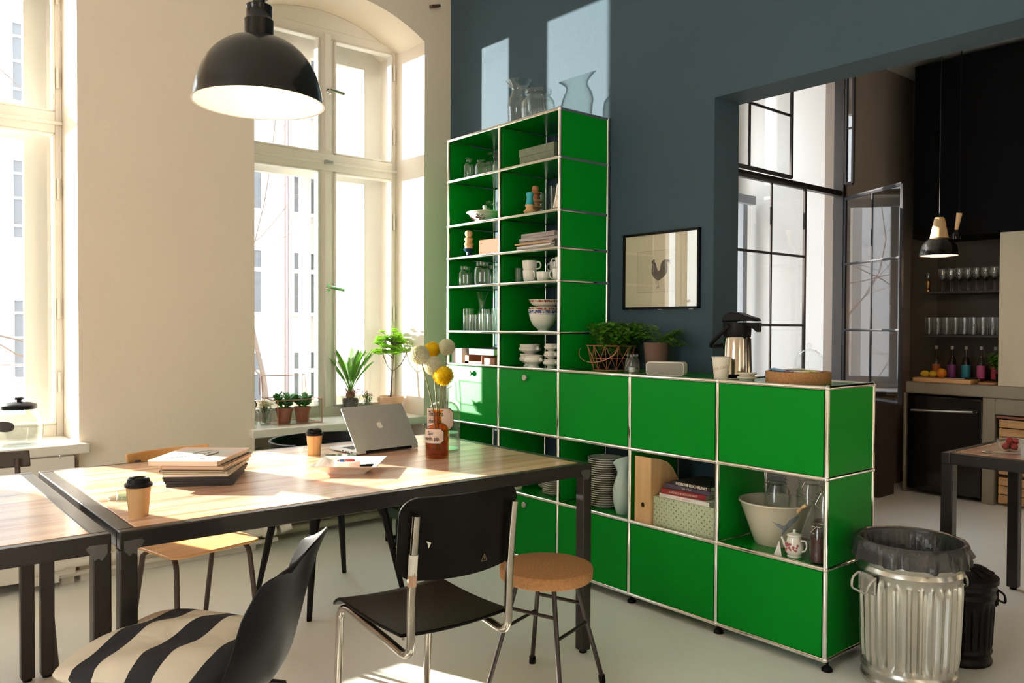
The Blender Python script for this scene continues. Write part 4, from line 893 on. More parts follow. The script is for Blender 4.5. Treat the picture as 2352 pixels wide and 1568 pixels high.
B().lathe([(.082, 0), (.082, .09), (.075, .125), (.055, .152), (.03, .168), (.009, .172), (.008, .18), (.014, .190), (.010, .202), (.0005, .205)], 40).build('dome', g_pane, gdm)
B().lathe([(.0005, -.012), (.10, -.012), (.102, -.002), (.0005, -.002)], 40).build('plate', porcelain, gdm)
sd = thing('side_cabinet', 'grey side cabinet below the steel sash window, behind the shelving end', 'cabinet', (1.10, .80, 0))
B().box(-.35, .35, -.17, .17, 0, .99).build('body', mat('grey_cabinet', (.45, .43, .42), .5), sd, bevel=.003); B().box(-.37, .37, -.19, .19, .99, 1.018).build('worktop', concrete, sd, bevel=.003)

# ================================================================ PICTURE
pf = thing('framed_print', 'black framed engraving of a rooster hanging on the blue wall', 'picture', (.362, 1.135, 1.612))
hw, hh_ = .252, .200
q = B().box(-.0, .018, -hw, -hw+.012, -hh_, hh_).box(0, .018, hw-.012, hw, -hh_, hh_).box(0, .018, -hw, hw, hh_-.012, hh_).box(0, .018, -hw, hw, -hh_, -hh_+.012); q.build('frame', black_pl, pf, bevel=.001)
B().box(.010, .014, -hw+.01, hw-.01, -hh_+.01, hh_-.01).build('mount', mat('cream_mount', (.72, .66, .50), .8), pf)
B().box(.0092, .010, -.098, .155, -.112, .105).box(.0088, .0092, -.0960, .153, -.110, .103, 1).build('paper', [mat('plate_mark', (.42, .38, .28), .8), mat('print_paper', (.66, .60, .45), .8)], pf, smooth=False)
ink = mat('engraving_ink', (.05, .045, .035), .8, var=.8, vscale=300)
# rooster facing left (towards +y); coordinates in px of the photo crop -> metres
SC = .502/1075
def rp(px_, py_): return (-(px_-725)*SC+0, -(py_-730)*SC*1.0)
body = [(604, 636), (612, 612), (622, 618), (628, 600), (640, 612), (652, 600), (646, 630), (664, 650), (678, 690), (690, 722), (710, 736), (728, 722), (730, 690), (740, 655), (762, 625), (800, 610), (840, 616), (892, 636), (850, 632), (886, 672), (838, 640), (826, 650), (832, 700), (826, 750), (800, 785), (768, 810), (738, 826), (712, 842), (686, 838), (650, 815), (620, 785), (606, 750), (606, 710), (616, 660)]
q = B(); pts = [rp(*p) for p in body]; q.add([(.0078, a, b_) for a, b_ in pts]+[(.0084, a, b_) for a, b_ in pts], [tuple(range(len(pts))), tuple(range(2*len(pts)-1, len(pts)-1, -1))])
for a, b_ in (((682, 836), (668, 880)), ((700, 838), (704, 910)), ((704, 910), (670, 928)), ((704, 910), (716, 922)), ((704, 910), (686, 912))):
    (y1, z1), (y2, z2) = rp(*a), rp(*b_); q.cyl((.0082, y1, z1), (.0082, y2, z2), .0011, n=5)
q.build('rooster_print', ink, pf, smooth=False)
B().box(.004, .0055, -hw+.011, hw-.011, -hh_+.011, hh_-.011).build('glazing', g_dark, pf, smooth=False)
q = B()
for y in (-.20, .0, .20): q.box(.006, .018, y-.012, y+.012, -hh_-.003, -hh_)
q.build('clips', alu, pf)
# ================================================================ TABLES
def steel_table(label, x0, x1, y0, y1, h, wl=.045, patina=True, boardm=board):
    cx, cy = (x0+x1)/2, (y0+y1)/2; a, b = (x1-x0)/2, (y1-y0)/2
    t = thing('dining_table', label, 'table', (cx, cy, 0)); H = .05
    q = B().box(-a, a, -b, -b+wl*.75, h-H, h).box(-a, a, b-wl*.75, b, h-H, h).box(-a, -a+wl, -b+wl*.75, b-wl*.75, h-H, h).box(a-wl, a, -b+wl*.75, b-wl*.75, h-H, h)
    q.build('steel_frame', steel_dark, t, bevel=.004, seg=3)
    B().box(-a+wl+.001, a-wl-.001, -b+wl*.75+.001, b-wl*.75-.001, h-.026, h+.001).build('tabletop', boardm, t, bevel=.001)
    for sx in (-1, 1):
        for sy in (-1, 1):
            q = B().box(min(sx*a, sx*(a-wl)), max(sx*a, sx*(a-wl)), min(sy*b, sy*(b-wl)), max(sy*b, sy*(b-wl)), .012, h-H+.001).build('leg', steel_dark, t, bevel=.004, seg=3)
            B().cyl((sx*(a-wl/2), sy*(b-wl/2), 0), (sx*(a-wl/2), sy*(b-wl/2), .012), .016, n=14).build('foot', black_pl, q)
    if patina:
        for sx in (-1, 1):
            q = B(); y = -b-.0006
            xo = sx*(a-.002); pts = [(xo, h-.004), (xo-sx*.002, h-.09)]
            bl = [(xo-sx*.008, h-.026), (xo-sx*.052, h-.024), (xo-sx*.060, h-.032), (xo-sx*.052, h-.046), (xo-sx*.042, h-.052), (xo-sx*.040, h-.066), (xo-sx*.030, h-.060), (xo-sx*.022, h-.068), (xo-sx*.012, h-.056), (xo-sx*.008, h-.050)]
            q.add([(p[0], y, p[1]) for p in bl], [tuple(range(len(bl))) if sx < 0 else tuple(range(len(bl)-1, -1, -1))])
            q.build('ground_weld_patch', steel_bare, t, smooth=False)
    return t
TZ = .771
steel_table('long pine topped dining table with raw steel frame in the middle of the room', -2.328, -.56, .70, 1.85, .77)
steel_table('pine topped steel table at the left edge, butted against the long table', -4.10, -2.348, .70, 1.85, .77)
steel_table('pine topped steel table in the kitchen room beyond the opening', .862, 1.70, -1.60, -.062, .77, .05, False)

# ---------------- magazines, cups, coaster
gp = 'magazines stacked on the long table'
z = TZ; cov = [black_paper, black_paper, black_paper, black_paper, paper_w, grey_paper, black_paper, kraft, black_paper, paper_w]
mlab = ['bottom black magazine of the stack on the long table', 'second black magazine from the bottom on the long table', 'third black magazine from the bottom on the long table', 'black magazine just under the white edged ones on the long table',
        'white edged magazine under the pale yellow one', 'pale yellow grey magazine halfway up the table stack', 'black magazine halfway up the table stack', 'cream thick magazine under the upper black one', 'upper black cover sliding out under the top magazine', 'top magazine with a pale cover and a pencil portrait drawing on it']
ths = [.009, .008, .007, .007, .008, .008, .006, .012, .005, .016]
for i in range(10):
    rot = R(-35)+[.10, .07, .03, .0, .02, -.02, -.06, -.09, -.12, -.10][i]; ox = [0, .0, .0, .0, .0, .004, -.004, .004, .008, -.022][i]; oy = [0, 0, 0, 0, .004, .004, 0, .004, .010, .004][i]
    b_ = book('magazine', mlab[i], 'magazine', (-1.886+ox, 1.312+oy, z), .215 if i < 9 else .235, .29 if i < 9 else .31, ths[i], rot, cov[i], (black_paper if cov[i] == black_paper and i < 4 else paper_p) if i != 5 else mat('yellow_pages', (.62, .60, .36), .8), gp)
    z += ths[i]+.0004
top_ = b_; pk = mat('pink_cover_tint', (.72, .52, .42), .6); dr = mat('pencil_drawing', (.20, .15, .12), .8)
B().box(-.1225, .1225, -.15, .15, .0161, .0164).build('cover_print', pk, top_)
q = B().box(-.085, .095, -.125, .105, .0164, .0167); q.build('picture_panel', mat('pale_grey_print', (.62, .58, .52), .7), top_)
q = B(); Z9 = .0169
def stroke(b, pts, r_): b.tube([(p[0], p[1], Z9) for p in pts], r_, 5)
head = [(.010+.042*cos(a*pi/12)*(1 if abs(a-12) > 5 else .9), .010+.058*sin(a*pi/12)) for a in range(25)]
stroke(q, head, .0011); stroke(q, [(.035, -.05), (.050, -.02), (.052, .02), (.040, .055), (.015, .070)], .003); stroke(q, [(-.02, -.05), (-.05, -.08), (-.08, -.10)], .0011); stroke(q, [(.03, -.05), (.05, -.09), (.04, -.12)], .0011)
stroke(q, [(.02, -.025), (.022, -.008)], .0016); stroke(q, [(.02, .012), (.022, .030)], .0016); stroke(q, [(.015, .002), (-.005, .004), (-.006, -.004)], .0009); stroke(q, [(-.018, -.012), (-.018, .016)], .0012)
q.build('portrait_drawing', dr, top_, smooth=False)
def on_top(a, b_): return (-b_*1+.108, a, .0186) if False else (.108+b_, a*-1, .0186)
def takeaway(label, loc, rot=0): 
    t = papercup('takeaway_cup', label, loc, kraft, .0255, .0335, .092, black_pl, rot)
    B().box(.0, .0, 0, 0, 0, 0)
    B().tube([(-.0258, -.002, .004), (-.0335, -.002, .084)], .0006, 4).build('seam', mat('kraft_seam', (.35, .2, .09), .8), t); return t
takeaway('brown paper coffee cup with black lid in front of the magazines', (-2.238, .862, TZ))
takeaway('brown paper coffee cup with black lid left of the laptop', (-1.35, 1.565, TZ), 1.0)
q = B().lathe([(.0005, 0), (.052, 0), (.055, .003), (.052, .006), (.0005, .005)], 40).lathe([(.030, .006), (.031, .024), (.029, .024), (.028, .007)], 36)
tag(q.build('glass_dish', glass('greenish_glass', (.88, .97, .92)), loc=(-2.20, 1.135, TZ)), 'round greenish glass dish behind the front coffee cup', 'dish')
# ---------------- laptop
lt = thing('laptop', 'silver laptop open with its lid turned to the viewer, apple mark on it', 'laptop', (-1.062, 1.562, TZ), R(4))
al2 = mat('silver_anodised', (.62, .605, .58), .36, metal=.6)
hb = R(3); wd, dp = .325, .227
q = B().prism(rpoly(wd, dp, .012, 5, 0, 0), .003, .014); base = q.build('base', al2, lt, bevel=.002)
q = B(); 
for i in range(14):
    for j in range(5): q.box(-.135+i*.0195, -.119+i*.0195, .0+j*.017-.03, .013+j*.017-.03, .014, .0148)
q.build('keyboard', black_pl, base); B().box(-.05, .05, .055, .105, .0141, .0146).build('trackpad', grey_paper, base)
q = B()
for (y, w_) in ((.0, .012), (-.025, .006), (-.045, .006), (-.07, .012)): q.box(-wd/2-.0004, -wd/2+.001, y-w_/2, y+w_/2, .006, .010)
q.build('ports', black_pl, base, smooth=False)
for s_ in (-1, 1): B().cyl((s_*.12-.01, -.08, 0), (s_*.12-.01, -.08, .004), .006, n=10).build('rubber_foot', black_pl, base)
# lid: leans back from the viewer (viewer is on -y side); hinge at y=-dp/2
ld = B().prism(rpoly(wd, .222, .014, 6, 0, .111), -.0025, .0025); M_ = Matrix.Translation((0, -dp/2+.004, .012)) @ Matrix.Rotation(R(54), 4, 'X')
def lidp(x, y, z): return M_ @ Vector((x, y, z))
ld.xf(M_); ld.build('screen_lid', al2, lt, bevel=.001)
q = B().prism(rpoly(wd-.012, .205, .006, 4, 0, .113), -.0032, -.0026); q.xf(M_); q.build('display', black_pl, lt)
hq = B().cyl((-.12, -dp/2+.002, .010), (.12, -dp/2+.002, .010), .006, n=12); hq.build('hinge', black_pl, lt)
# apple shaped mark (polygon, bitten on the right, leaf above)
ap = []
prof_ = [(0, .80), (.18, .88), (.42, .90), (.66, .80), (.80, .66)]
right = [(.0, .78), (.20, .86), (.42, .88), (.64, .80), (.80, .64), (.66, .52), (.58, .34), (.60, .14), (.72, -.02), (.88, -.12), (.80, -.40), (.62, -.68), (.42, -.88), (.22, -.90), (.0, -.82)]
left = [(-.22, -.90), (-.44, -.88), (-.66, -.66), (-.84, -.34), (-.90, .02), (-.88, .36), (-.72, .68), (-.46, .86), (-.20, .86)]
s_ = .0165; poly = [(x*s_, y*s_) for x, y in right+left]
q = B(); q.prism([(-x, y+.118) for x, y in poly][::-1], .0027, .0032)
lfp = [(.02, 1.0), (.06, 1.28), (.22, 1.46), (.40, 1.50), (.38, 1.26), (.24, 1.06)]; q.prism([(-x*s_, y*s_+.118) for x, y in lfp][::-1], .0027, .0032)
q.v = [(-x, y, z) for x, y, z in q.v]; q.f = [tuple(reversed(f_)) for f_ in q.f]
q.xf(M_ @ Matrix.Scale(1, 4)); q.build('apple_logo', mat('white_logo', (.80, .78, .72), .3), lt, smooth=False)
# ---------------- tray, tape, pen, phone
ty = thing('square_dish', 'white square porcelain dish with flared rim holding a tape roll', 'dish', (-1.41, 1.145, TZ), R(50))
def sq(r_, z, c=.012): return [(x, y, z) for x, y in rpoly(2*r_, 2*r_, c, 4)]
L_s = [sq(.075, 0), sq(.078, .006), sq(.100, .022, .004), sq(.122, .033, .003), sq(.121, .0355, .003), sq(.096, .025, .006), sq(.074, .007)]
q = B(); n_ = len(L_s[0]); vs = [p for l in L_s for p in l]; fs = [tuple(range(n_-1, -1, -1)), tuple(range(len(vs)-n_, len(vs)))]
for i in range(len(L_s)-1):
    for j in range(n_): fs.append((i*n_+j, i*n_+(j+1) % n_, (i+1)*n_+(j+1) % n_, (i+1)*n_+j))
q.add(vs, fs).build('vessel', porcelain, ty)
tp = thing('tape_roll', 'roll of pink masking tape with red and blue printed core in the dish', 'tape', (-1.42, 1.145, TZ+.0072))
B().lathe([(.042, 0), (.049, 0), (.049, .032), (.042, .032)], 44, close=True).build('roll', mat('pink_tape', (.72, .42, .36), .6), tp)
B().lathe([(.040, 0), (.0418, 0), (.0418, .032), (.040, .032)], 44, close=True).build('core', paper_w, tp)
q = B()
def ringpatch(a0, a1, z0, z1, mi):
    n = 14
    for i in range(n):
        a, b_ = a0+(a1-a0)*i/n, a0+(a1-a0)*(i+1)/n; r_ = .0397
        q.add([(r_*cos(a), r_*sin(a), z0), (r_*cos(b_), r_*sin(b_), z0), (r_*cos(b_), r_*sin(b_), z1), (r_*cos(a), r_*sin(a), z1)], [(3, 2, 1, 0)], mi)
va = R(60)   # far inner side, facing the viewer
ringpatch(va-.75, va+.25, .003, .030, 0); ringpatch(va+.3, va+.85, .003, .030, 1); ringpatch(va+.95, va+1.2, .003, .030, 0)
text_on(q, 'tesa', .022, lambda a, b_: (.0394*cos(va-.25-a/.0394), .0394*sin(va-.25-a/.0394), .018+b_), mi=2, bold=True)
q.build('core_print', [mat('tape_red', (.50, .03, .03), .5), mat('tape_blue', (.02, .10, .32), .5), paper_w], tp, smooth=False)
pn = thing('marker_pen', 'black marker pen lying in the dish beside the tape', 'pen', (-1.375, 1.12, TZ+.0155), R(-22))
B().tube([(-.05, 0, 0), (-.048, 0, 0), (.02, 0, 0)], [.005, .0065, .0065], 14).build('barrel', black_pl, pn); B().tube([(.018, 0, 0), (.045, 0, 0), (.048, 0, 0)], [.0078, .0068, .005], 14).build('cap', black_pl, pn)
ph = thing('smartphone', 'flat glossy smartphone lying behind the dish', 'phone', (-1.285, 1.455, TZ), R(-25))
B().prism(rpoly(.13, .065, .008, 4), 0, .007).build('body', alu, ph, bevel=.001); B().prism(rpoly(.124, .060, .006, 4), .007, .0076).build('screen', mat('phone_glass', (.01, .012, .01), .03, coat=.6), ph)
# ---------------- bottles and flowers
def pharm(name, label, loc, r_, h, neck_r, neck_h, m, wt):
    t = thing(name, label, 'bottle', loc, 0)
    sh_ = h-neck_h; pr_ = [(r_*.94, 0), (r_, .006), (r_, sh_-.045*r_/.05)]
    for i in range(1, 8):
        a = i/7*pi/2; pr_.append((neck_r+(r_-neck_r)*cos(a), sh_-.045*r_/.05+.040*r_/.05*sin(a)))
    pr_ += [(neck_r, sh_+.004), (neck_r, h-.010), (neck_r*1.45, h-.005), (neck_r*1.5, h)]
    shell(pr_, wt, n=44, base=.010).build('glass_body', m, t)
    return t
am = pharm('apothecary_bottle', 'amber glass apothecary bottle with cream label lettered Spir. menth. pip., holding flowers', (-.975, 1.195, TZ), .049, .198, .0175, .048, g_amber, .004)
B().lathe([(.0005, .0106), (.0442, .0106), (.0442, .075), (.0005, .075)], 36).build('water', g_amberw, am)
lb_m = mat('label_cream', (.66, .52, .42), .45); lb_k = mat('label_black', (.02, .015, .015), .5)
def label_on(t, r_, zc, w_, h_, ch, a0, lines, size):
    q = B()
    def cylp(x, z, d=0): a = a0+x/r_; return ((r_+d)*cos(a), (r_+d)*sin(a), zc+z)
    def octo(w_, h_, ch, d, mi):
        xs_ = [-w_/2+w_*i/24 for i in range(25)]
        for x0, x1 in zip(xs_, xs_[1:]):
            def hh(x): return h_/2-max(0, ch-(w_/2-abs(x)))
            q.add([cylp(x0, -hh(x0), d), cylp(x1, -hh(x1), d), cylp(x1, hh(x1), d), cylp(x0, hh(x0), d)], [(0, 1, 2, 3)], mi)
    octo(w_, h_, ch, .0008, 1); octo(w_-.006, h_-.006, ch, .0012, 0)
    for s, dz, dx in lines: text_on(q, s, size, lambda a, b_: cylp(a+dx, b_*1.25+dz, .0016), mi=1, bold=True)
    q.build('paper_label', [lb_m, lb_k], t)
cam_a = math.atan2(-1.6043-1.195, -2.8943+.975)
label_on(am, .049, .094, .112, .064, .012, cam_a-.55, [('Spir.', .012, .0), ('menth. pip.', -.010, .0)], .0165)
clr = pharm('apothecary_bottle', 'large clear glass apothecary bottle with cream label, behind the amber one', (-.845, 1.335, TZ), .072, .285, .024, .062, g_clear, .004)
B().lathe([(.0005, .0106), (.0672, .0106), (.0672, .080), (.0005, .080)], 36).build('water', g_water, clr)
label_on(clr, .072, .145, .17, .098, .018, math.atan2(-1.6043-1.335, -2.8943+.845)-.55, [('Tinctura', .022, .0), ('rhei vin.', -.010, .0)], .023)
def flower(label, top, r_, colr, foot, seed, ball):
    rg = random.Random(seed); t = thing('cut_flower', label, 'flower', foot); tp_ = Vector(top)-Vector(foot); st = B(); pts = []
    mid = [Vector((0, 0, 0)), Vector((rg.uniform(-.004, .004), rg.uniform(-.004, .004), .19 if ball != 2 else .26))]
    base = Vector((0, 0, 0)); neck = Vector(foot); 
    P = [Vector((-.010*rg.uniform(-1, 1), .01*rg.uniform(-1, 1), .016)), Vector((0, 0, .17 if ball < 3 else .25)), tp_*.62+Vector((rg.uniform(-.006, .006), 0, .05)), tp_]
    for i in range(17):
        u = i/16; a = (1-u)**3; b_ = 3*u*(1-u)**2; c_ = 3*u*u*(1-u); d_ = u**3; pts.append(P[0]*a+P[1]*b_+P[2]*c_+P[3]*d_)
    st.tube(pts, .0032, 7)
    for k in (8, 10, 12, 13):
        d = Vector((rg.uniform(-1, 1), rg.uniform(-1, 1), .8)).normalized(); st.tube([pts[k], pts[k]+d*.012], [.0022, .0008], 5)
    st.build('stem', leafmat('flower_stem', (.16, .17, .05), .15), t)
    q = B(); dens = 760 if colr == 'y' else 1100; c = tp_
    q.sph(c, r_*.80, 14, (1, 1, .9))
    for i in range(dens):
        z_ = 1-2*(i+.5)/dens; a = i*2.39996; s = math.sqrt(1-z_*z_); d = Vector((s*cos(a), s*sin(a), z_*.88))
        j = Vector((rg.uniform(-.1, .1), rg.uniform(-.1, .1), rg.uniform(-.1, .1)))
        if colr == 'y': leaf(q, c+d*r_*.72, d+j+Vector((0, 0, -.25 if z_ < .1 else .0)), (0, 0, 1) if abs(z_) < .9 else (1, 0, 0), r_*rg.uniform(.22, .29), r_*.17, -.6, n=2)
        else:
            e = d+j*.5; e.normalize(); q.cyl(c+d*r_*.74, c+e*r_*rg.uniform(.96, 1.03), r_*.030, r_*.045, n=4)
    q.build('bloom', leafmat('yellow_petal' if colr == 'y' else 'cream_petal', (.90, .52, .015) if colr == 'y' else (.88, .82, .58), .25), t)
fa = (-.975, 1.195, TZ+.012); fc = (-.845, 1.335, TZ+.012)
flower('cream ball flower leaning furthest left in the amber bottle', (-1.028, 1.249, 1.198), .041, 'w', fa, 1, 1)
flower('cream ball flower in the middle of the amber bottle, behind the front yellow one', (-.982, 1.215, 1.153), .041, 'w', fa, 2, 1)
flower('yellow dahlia ball at the lower front of the amber bottle', (-.957, 1.178, 1.112), .047, 'y', fa, 3, 1)
flower('yellow ball flower standing in the clear bottle between two cream ones', (-.88, 1.374, 1.215), .040, 'y', fc, 4, 3)
flower('cream ball flower at the top right in the clear bottle', (-.831, 1.334, 1.227), .037, 'w', fc, 5, 3)

# ================================================================ SILL PLANTS
SZ = .7125
te = thing('glass_terrarium', 'open hinged glass terrarium box with copper edges on the window sill', 'terrarium', (-.715, 3.175, SZ))
q = B(); a, b_, h = .145, .115, .150; e = .0028
cs = [(-a, -b_), (a, -b_), (a, b_), (-a, b_)]
for i in range(4):
    p, r_ = cs[i], cs[(i+1) % 4]
    q.cyl((*p, .003), (*p, h), e, n=6); q.cyl((*p, .003), (*r_, .003), e, n=6); q.cyl((*p, h), (*r_, h), e, n=6)
q.build('copper_edges', copper, te)
def tilt(x, y): return (x, b_+y*.10, h+y*.995)
q = B(); ll = [(-a, 0), (a, 0), (a-.02, .135), (-a+.0, .135)]
ll = [(-a, 0), (a, 0), (a, .14), (-a, .14)]
for i in range(4): q.cyl(tilt(*ll[i]), tilt(*ll[(i+1) % 4]), e, n=6)
for x in (-a, a): q.cyl((x, b_, h), (x, b_+.045, h+.02), e*.8, n=6); q.cyl((x, b_+.045, h+.02), (x, b_+.05, h+.13), e*.8, n=6)
ld_ = q.build('hinged_lid', copper, te)
B().add([tilt(-a, 0), tilt(a, 0), tilt(a, .14), tilt(-a, .14)]+[(v[0], v[1]+.002, v[2]) for v in (tilt(-a, 0), tilt(a, 0), tilt(a, .14), tilt(-a, .14))], [(0, 1, 2, 3), (7, 6, 5, 4), (0, 4, 5, 1), (2, 6, 7, 3), (0, 3, 7, 4), (1, 5, 6, 2)]).build('pane', g_pane, ld_, smooth=False)
q = B().box(-a, a, -b_-.001, -b_+.001, 0.003, h).box(-a, a, b_-.001, b_+.001, 0.003, h).box(-a-.001, -a+.001, -b_, b_, .003, h).box(a-.001, a+.001, -b_, b_, .003, h).box(-a, a, -b_, b_, .001, .003)
q.build('glass_panes', g_pane, te, smooth=False)
def succulent(label, loc, seed):
    rg = random.Random(seed); t = thing('potted_succulent', label, 'potted plant', loc)
    B().lathe([(.0005, 0), (.038, 0), (.048, .075), (.052, .076), (.053, .094), (.048, .094), (.046, .080), (.0005, .078)], 32).build('pot', red_pot, t)
    B().lathe([(.046, .080), (.0005, .086)], 20).build('soil', soil, t)
    st, lf = B(), B()
    for i in range(7):
        a = i*2.4; d = Vector((cos(a)*.55, sin(a)*.55, 1)).normalized(); p0 = Vector((cos(a)*.012, sin(a)*.012, .082)); L = rg.uniform(.06, .10); p1 = p0+d*L; st.tube([p0, p1], [.005, .003], 7)
        for k in range(10):
            u = .35+.65*k/9; a2 = k*2.1+i; dd = Vector((cos(a2), sin(a2), .15+u*.9)).normalized(); base = p0+d*L*u; L2 = rg.uniform(.030, .045)
            g = B().sph((0, 0, 0), 1, 8, (L2/2, L2*.36, .0042)); M_ = dd.to_track_quat('X', 'Z').to_matrix().to_4x4(); M_.translation = base+dd*L2*.5
            g.xf(M_); lf.add(g.v, g.f)
    st.build('stems', leaf_l, t); lf.build('leaves', leafmat('jade_leaf', (.05, .22, .05), .25), t)
succulent('jade succulent in a red brown pot, left one inside the terrarium', (-.775, 3.16, SZ+.003), 3)
succulent('jade succulent in a red brown pot, right one inside the terrarium', (-.650, 3.17, SZ+.003), 8)
def posy(label, loc, kind, seed):
    rg = random.Random(seed); t = thing('posy_vase', label, 'vase', loc)
    shell([(.028, 0), (.032, .005), (.036, .05), (.034, .072), (.030, .08), (.034, .092)], .0025, n=72, rib=.018, ribn=24, ribz=(.006, .075)).build('vessel', g_clear, t)
    B().lathe([(.0005, .007), (.031, .007), (.033, .045), (.0005, .045)], 20).build('water', g_water, t)
    st, lf, bl = B(), B(), B()
    for i in range(26):
        a = rg.uniform(0, 6.28); tip = Vector((cos(a)*rg.uniform(0, .04), sin(a)*rg.uniform(0, .04), rg.uniform(.11, .150)))
        st.tube([(0, 0, .01), tip*.6+Vector((0, 0, .01)), tip], .0009, 4)
        for k in range(3): leaf(lf, tip*rg.uniform(.7, .95), (rg.uniform(-1, 1), rg.uniform(-1, 1), rg.uniform(-.3, .8)), (0, 0, 1), rg.uniform(.012, .024), .009, .2, n=2)
        for k in range(5 if kind else 2): bl.sph(tip+Vector((rg.uniform(-.008, .008), rg.uniform(-.008, .008), rg.uniform(-.004, .010))), rg.uniform(.0025, .0045), 6)
    st.build('stems', leaf_d, t); lf.build('leaves', leaf_g, t); bl.build('blossoms', petal_w if kind else petal_p, t)
    return t
posy('little ribbed glass vase with pale dried blossoms left of the terrarium', (-.905, 3.14, SZ), 1, 2)
v2 = posy('little ribbed glass vase with green sprigs and a red shoot, right of the palm', (-.085, 3.345, SZ), 0, 6)
q = B().tube([(-.02, 0, .13), (-.06, -.02, .17), (-.10, -.02, .175)], .002, 5)
for i in range(8): leaf(q, (-.03-.012*i, -.01, .145+.004*i), (rnd(-1, .3), rnd(-1, 1), rnd(-1, .2)), (0, 0, 1), .03, .008, .3)
q.build('red_shoot', leaf_red, v2)
q = posy('glass vase with purple pansies, half hidden behind the wall edge', (-.955, 3.22, SZ), 0, 9)
# sago palm
pm = thing('sago_palm', 'small sago palm in a clear glass pot on the window sill', 'potted plant', (-.23, 3.32, SZ))
shell([(.040, 0), (.044, .006), (.060, .10), (.062, .135)], .003, n=36).build('glass_pot', g_clear, pm)
B().lathe([(.0005, .008), (.039, .008), (.054, .10), (.050, .115), (.0005, .120)], 28).build('soil', soil, pm)
q = B().sph((0, 0, .135), .030, 14, (1, 1, .95))
for i in range(40):
    a = i*2.4; z_ = .115+.05*(i/40); leaf(q, (.026*cos(a), .026*sin(a), z_), (cos(a)*.7, sin(a)*.7, 1), (0, 0, 1), .030, .010, -.2, n=2)
q.build('caudex', mat('palm_bulb', (.22, .10, .05), .8), pm)
rg = random.Random(5); st, lf = B(), B()
for i in range(17):
    a = i*2.4; out = .12+.50*(i/17); d = Vector((cos(a)*out, sin(a)*out, 1)).normalized(); L = rg.uniform(.22, .31); p = Vector((0, 0, .155)); pts = [p]
    for k in range(12): p = p+d*L/12; d = (d+Vector((cos(a)*.030, sin(a)*.030, -.018))).normalized(); pts.append(p)
    st.tube(pts, [.0022]*6+[.0014]*7, 5)
    for k in range(4, 13):
        for m_ in (0, .33, .66):
            if k == 12 and m_: continue
            pt_ = pts[k] if not m_ else pts[k].lerp(pts[k+1], m_)
            tg = (pts[k]-pts[k-1]).normalized(); sd = tg.cross(Vector((cos(a), sin(a), 0))).normalized()
            for s_ in (-1, 1): leaf(lf, pt_, sd*s_*.55+tg*.8, (0, 0, 1), .056*(1-abs(k-8)/11), .0065, -.05, n=2)
st.build('stems', leaf_l, pm); lf.build('fronds', leaf_g, pm)
# aeonium tree
ae = thing('succulent_tree', 'tree shaped succulent with leafy crown in a pale terracotta pot on the sill', 'potted plant', (.050, 3.265, SZ))
B().lathe([(.0005, 0), (.060, 0), (.066, .01), (.078, .075), (.086, .078), (.092, .118), (.082, .120), (.078, .105), (.0005, .10)], 40).build('pot', terracotta, ae)
B().lathe([(.078, .104), (.0005, .110)], 24).build('soil', soil, ae)
st = B(); st.tube([(0, 0, .10), (.006, 0, .17), (.010, .0, .24), (.016, 0, .30)], [.008, .007, .0065, .006], 8)
brn = [((.014, 0, .29), (-.03, -.02, .32), (-.065, -.03, .37), (-.075, -.03, .40)), ((.016, 0, .30), (.02, .0, .36), (.015, .01, .42), (.01, .0, .47)), ((.016, 0, .29), (.07, -.01, .33), (.10, -.02, .38), (.105, -.02, .40)), ((.02, 0, .36), (-.02, .02, .40), (-.03, .03, .43)), ((.02, 0, .37), (.05, .02, .42), (.055, .02, .45)), ((.016, 0, .40), (.0, -.03, .42), (-.01, -.05, .44))]
lf = B(); rg = random.Random(12)
brn = [tuple((x*1.1, y*1.1, z+max(0, z-.30)*.28) for x, y, z in p) for p in brn]
for p in brn:
    st.tube(p, .0038, 6); tip = Vector(p[-1])
    for c in range(15):
        cc = tip+Vector((rg.gauss(0, .042), rg.gauss(0, .030), rg.gauss(.004, .038)))
        st.tube([tip, cc], .002, 5)
        for k in range(15):
            a = k*2.4; u = k/15; d = Vector((cos(a), sin(a), .2+u*1.3)).normalized(); L = .040*(1-.35*u)
            leaf(lf, cc, d, (0, 0, 1), L, .026*(1-.3*u), .25, n=3)
st.build('stem', bark, ae); lf.build('leaves', leafmat('lime_leaf', (.28, .50, .10), .55), ae)
# big jar
bj = thing('storage_jar', 'large round clear glass jar with black lid on the left window sill', 'jar', (-2.205, 3.10, SZ))
shell([(.085, 0), (.095, .01), (.108, .06), (.108, .115), (.095, .155), (.078, .175), (.074, .185)], .004, n=48).build('vessel', glass('clear_glass_thick', (.90, .925, .915)), bj)
B().lathe([(.078, .183), (.080, .185), (.080, .202), (.076, .206), (.055, .214), (.03, .217), (.012, .219), (.011, .226), (.022, .231), (.020, .240), (.0005, .242)], 44).build('lid', black_pl, bj)
q = B(); a0 = math.atan2(-1.6-3.1, -2.894+2.205)-.62; xs_ = [-.5+i/16 for i in range(17)]
for x0, x1 in zip(xs_, xs_[1:]):
    def hh(x): return .026*math.sqrt(max(0, 1-(2*x)**2))**.7
    f_ = lambda x, z: (.1088*cos(a0+x*.9), .1088*sin(a0+x*.9), .105+z)
    q.add([f_(x0, -hh(x0)), f_(x1, -hh(x1)), f_(x1, hh(x1)), f_(x0, hh(x0))], [(0, 1, 2, 3)])
q.build('blackboard_label', black_paper, bj)

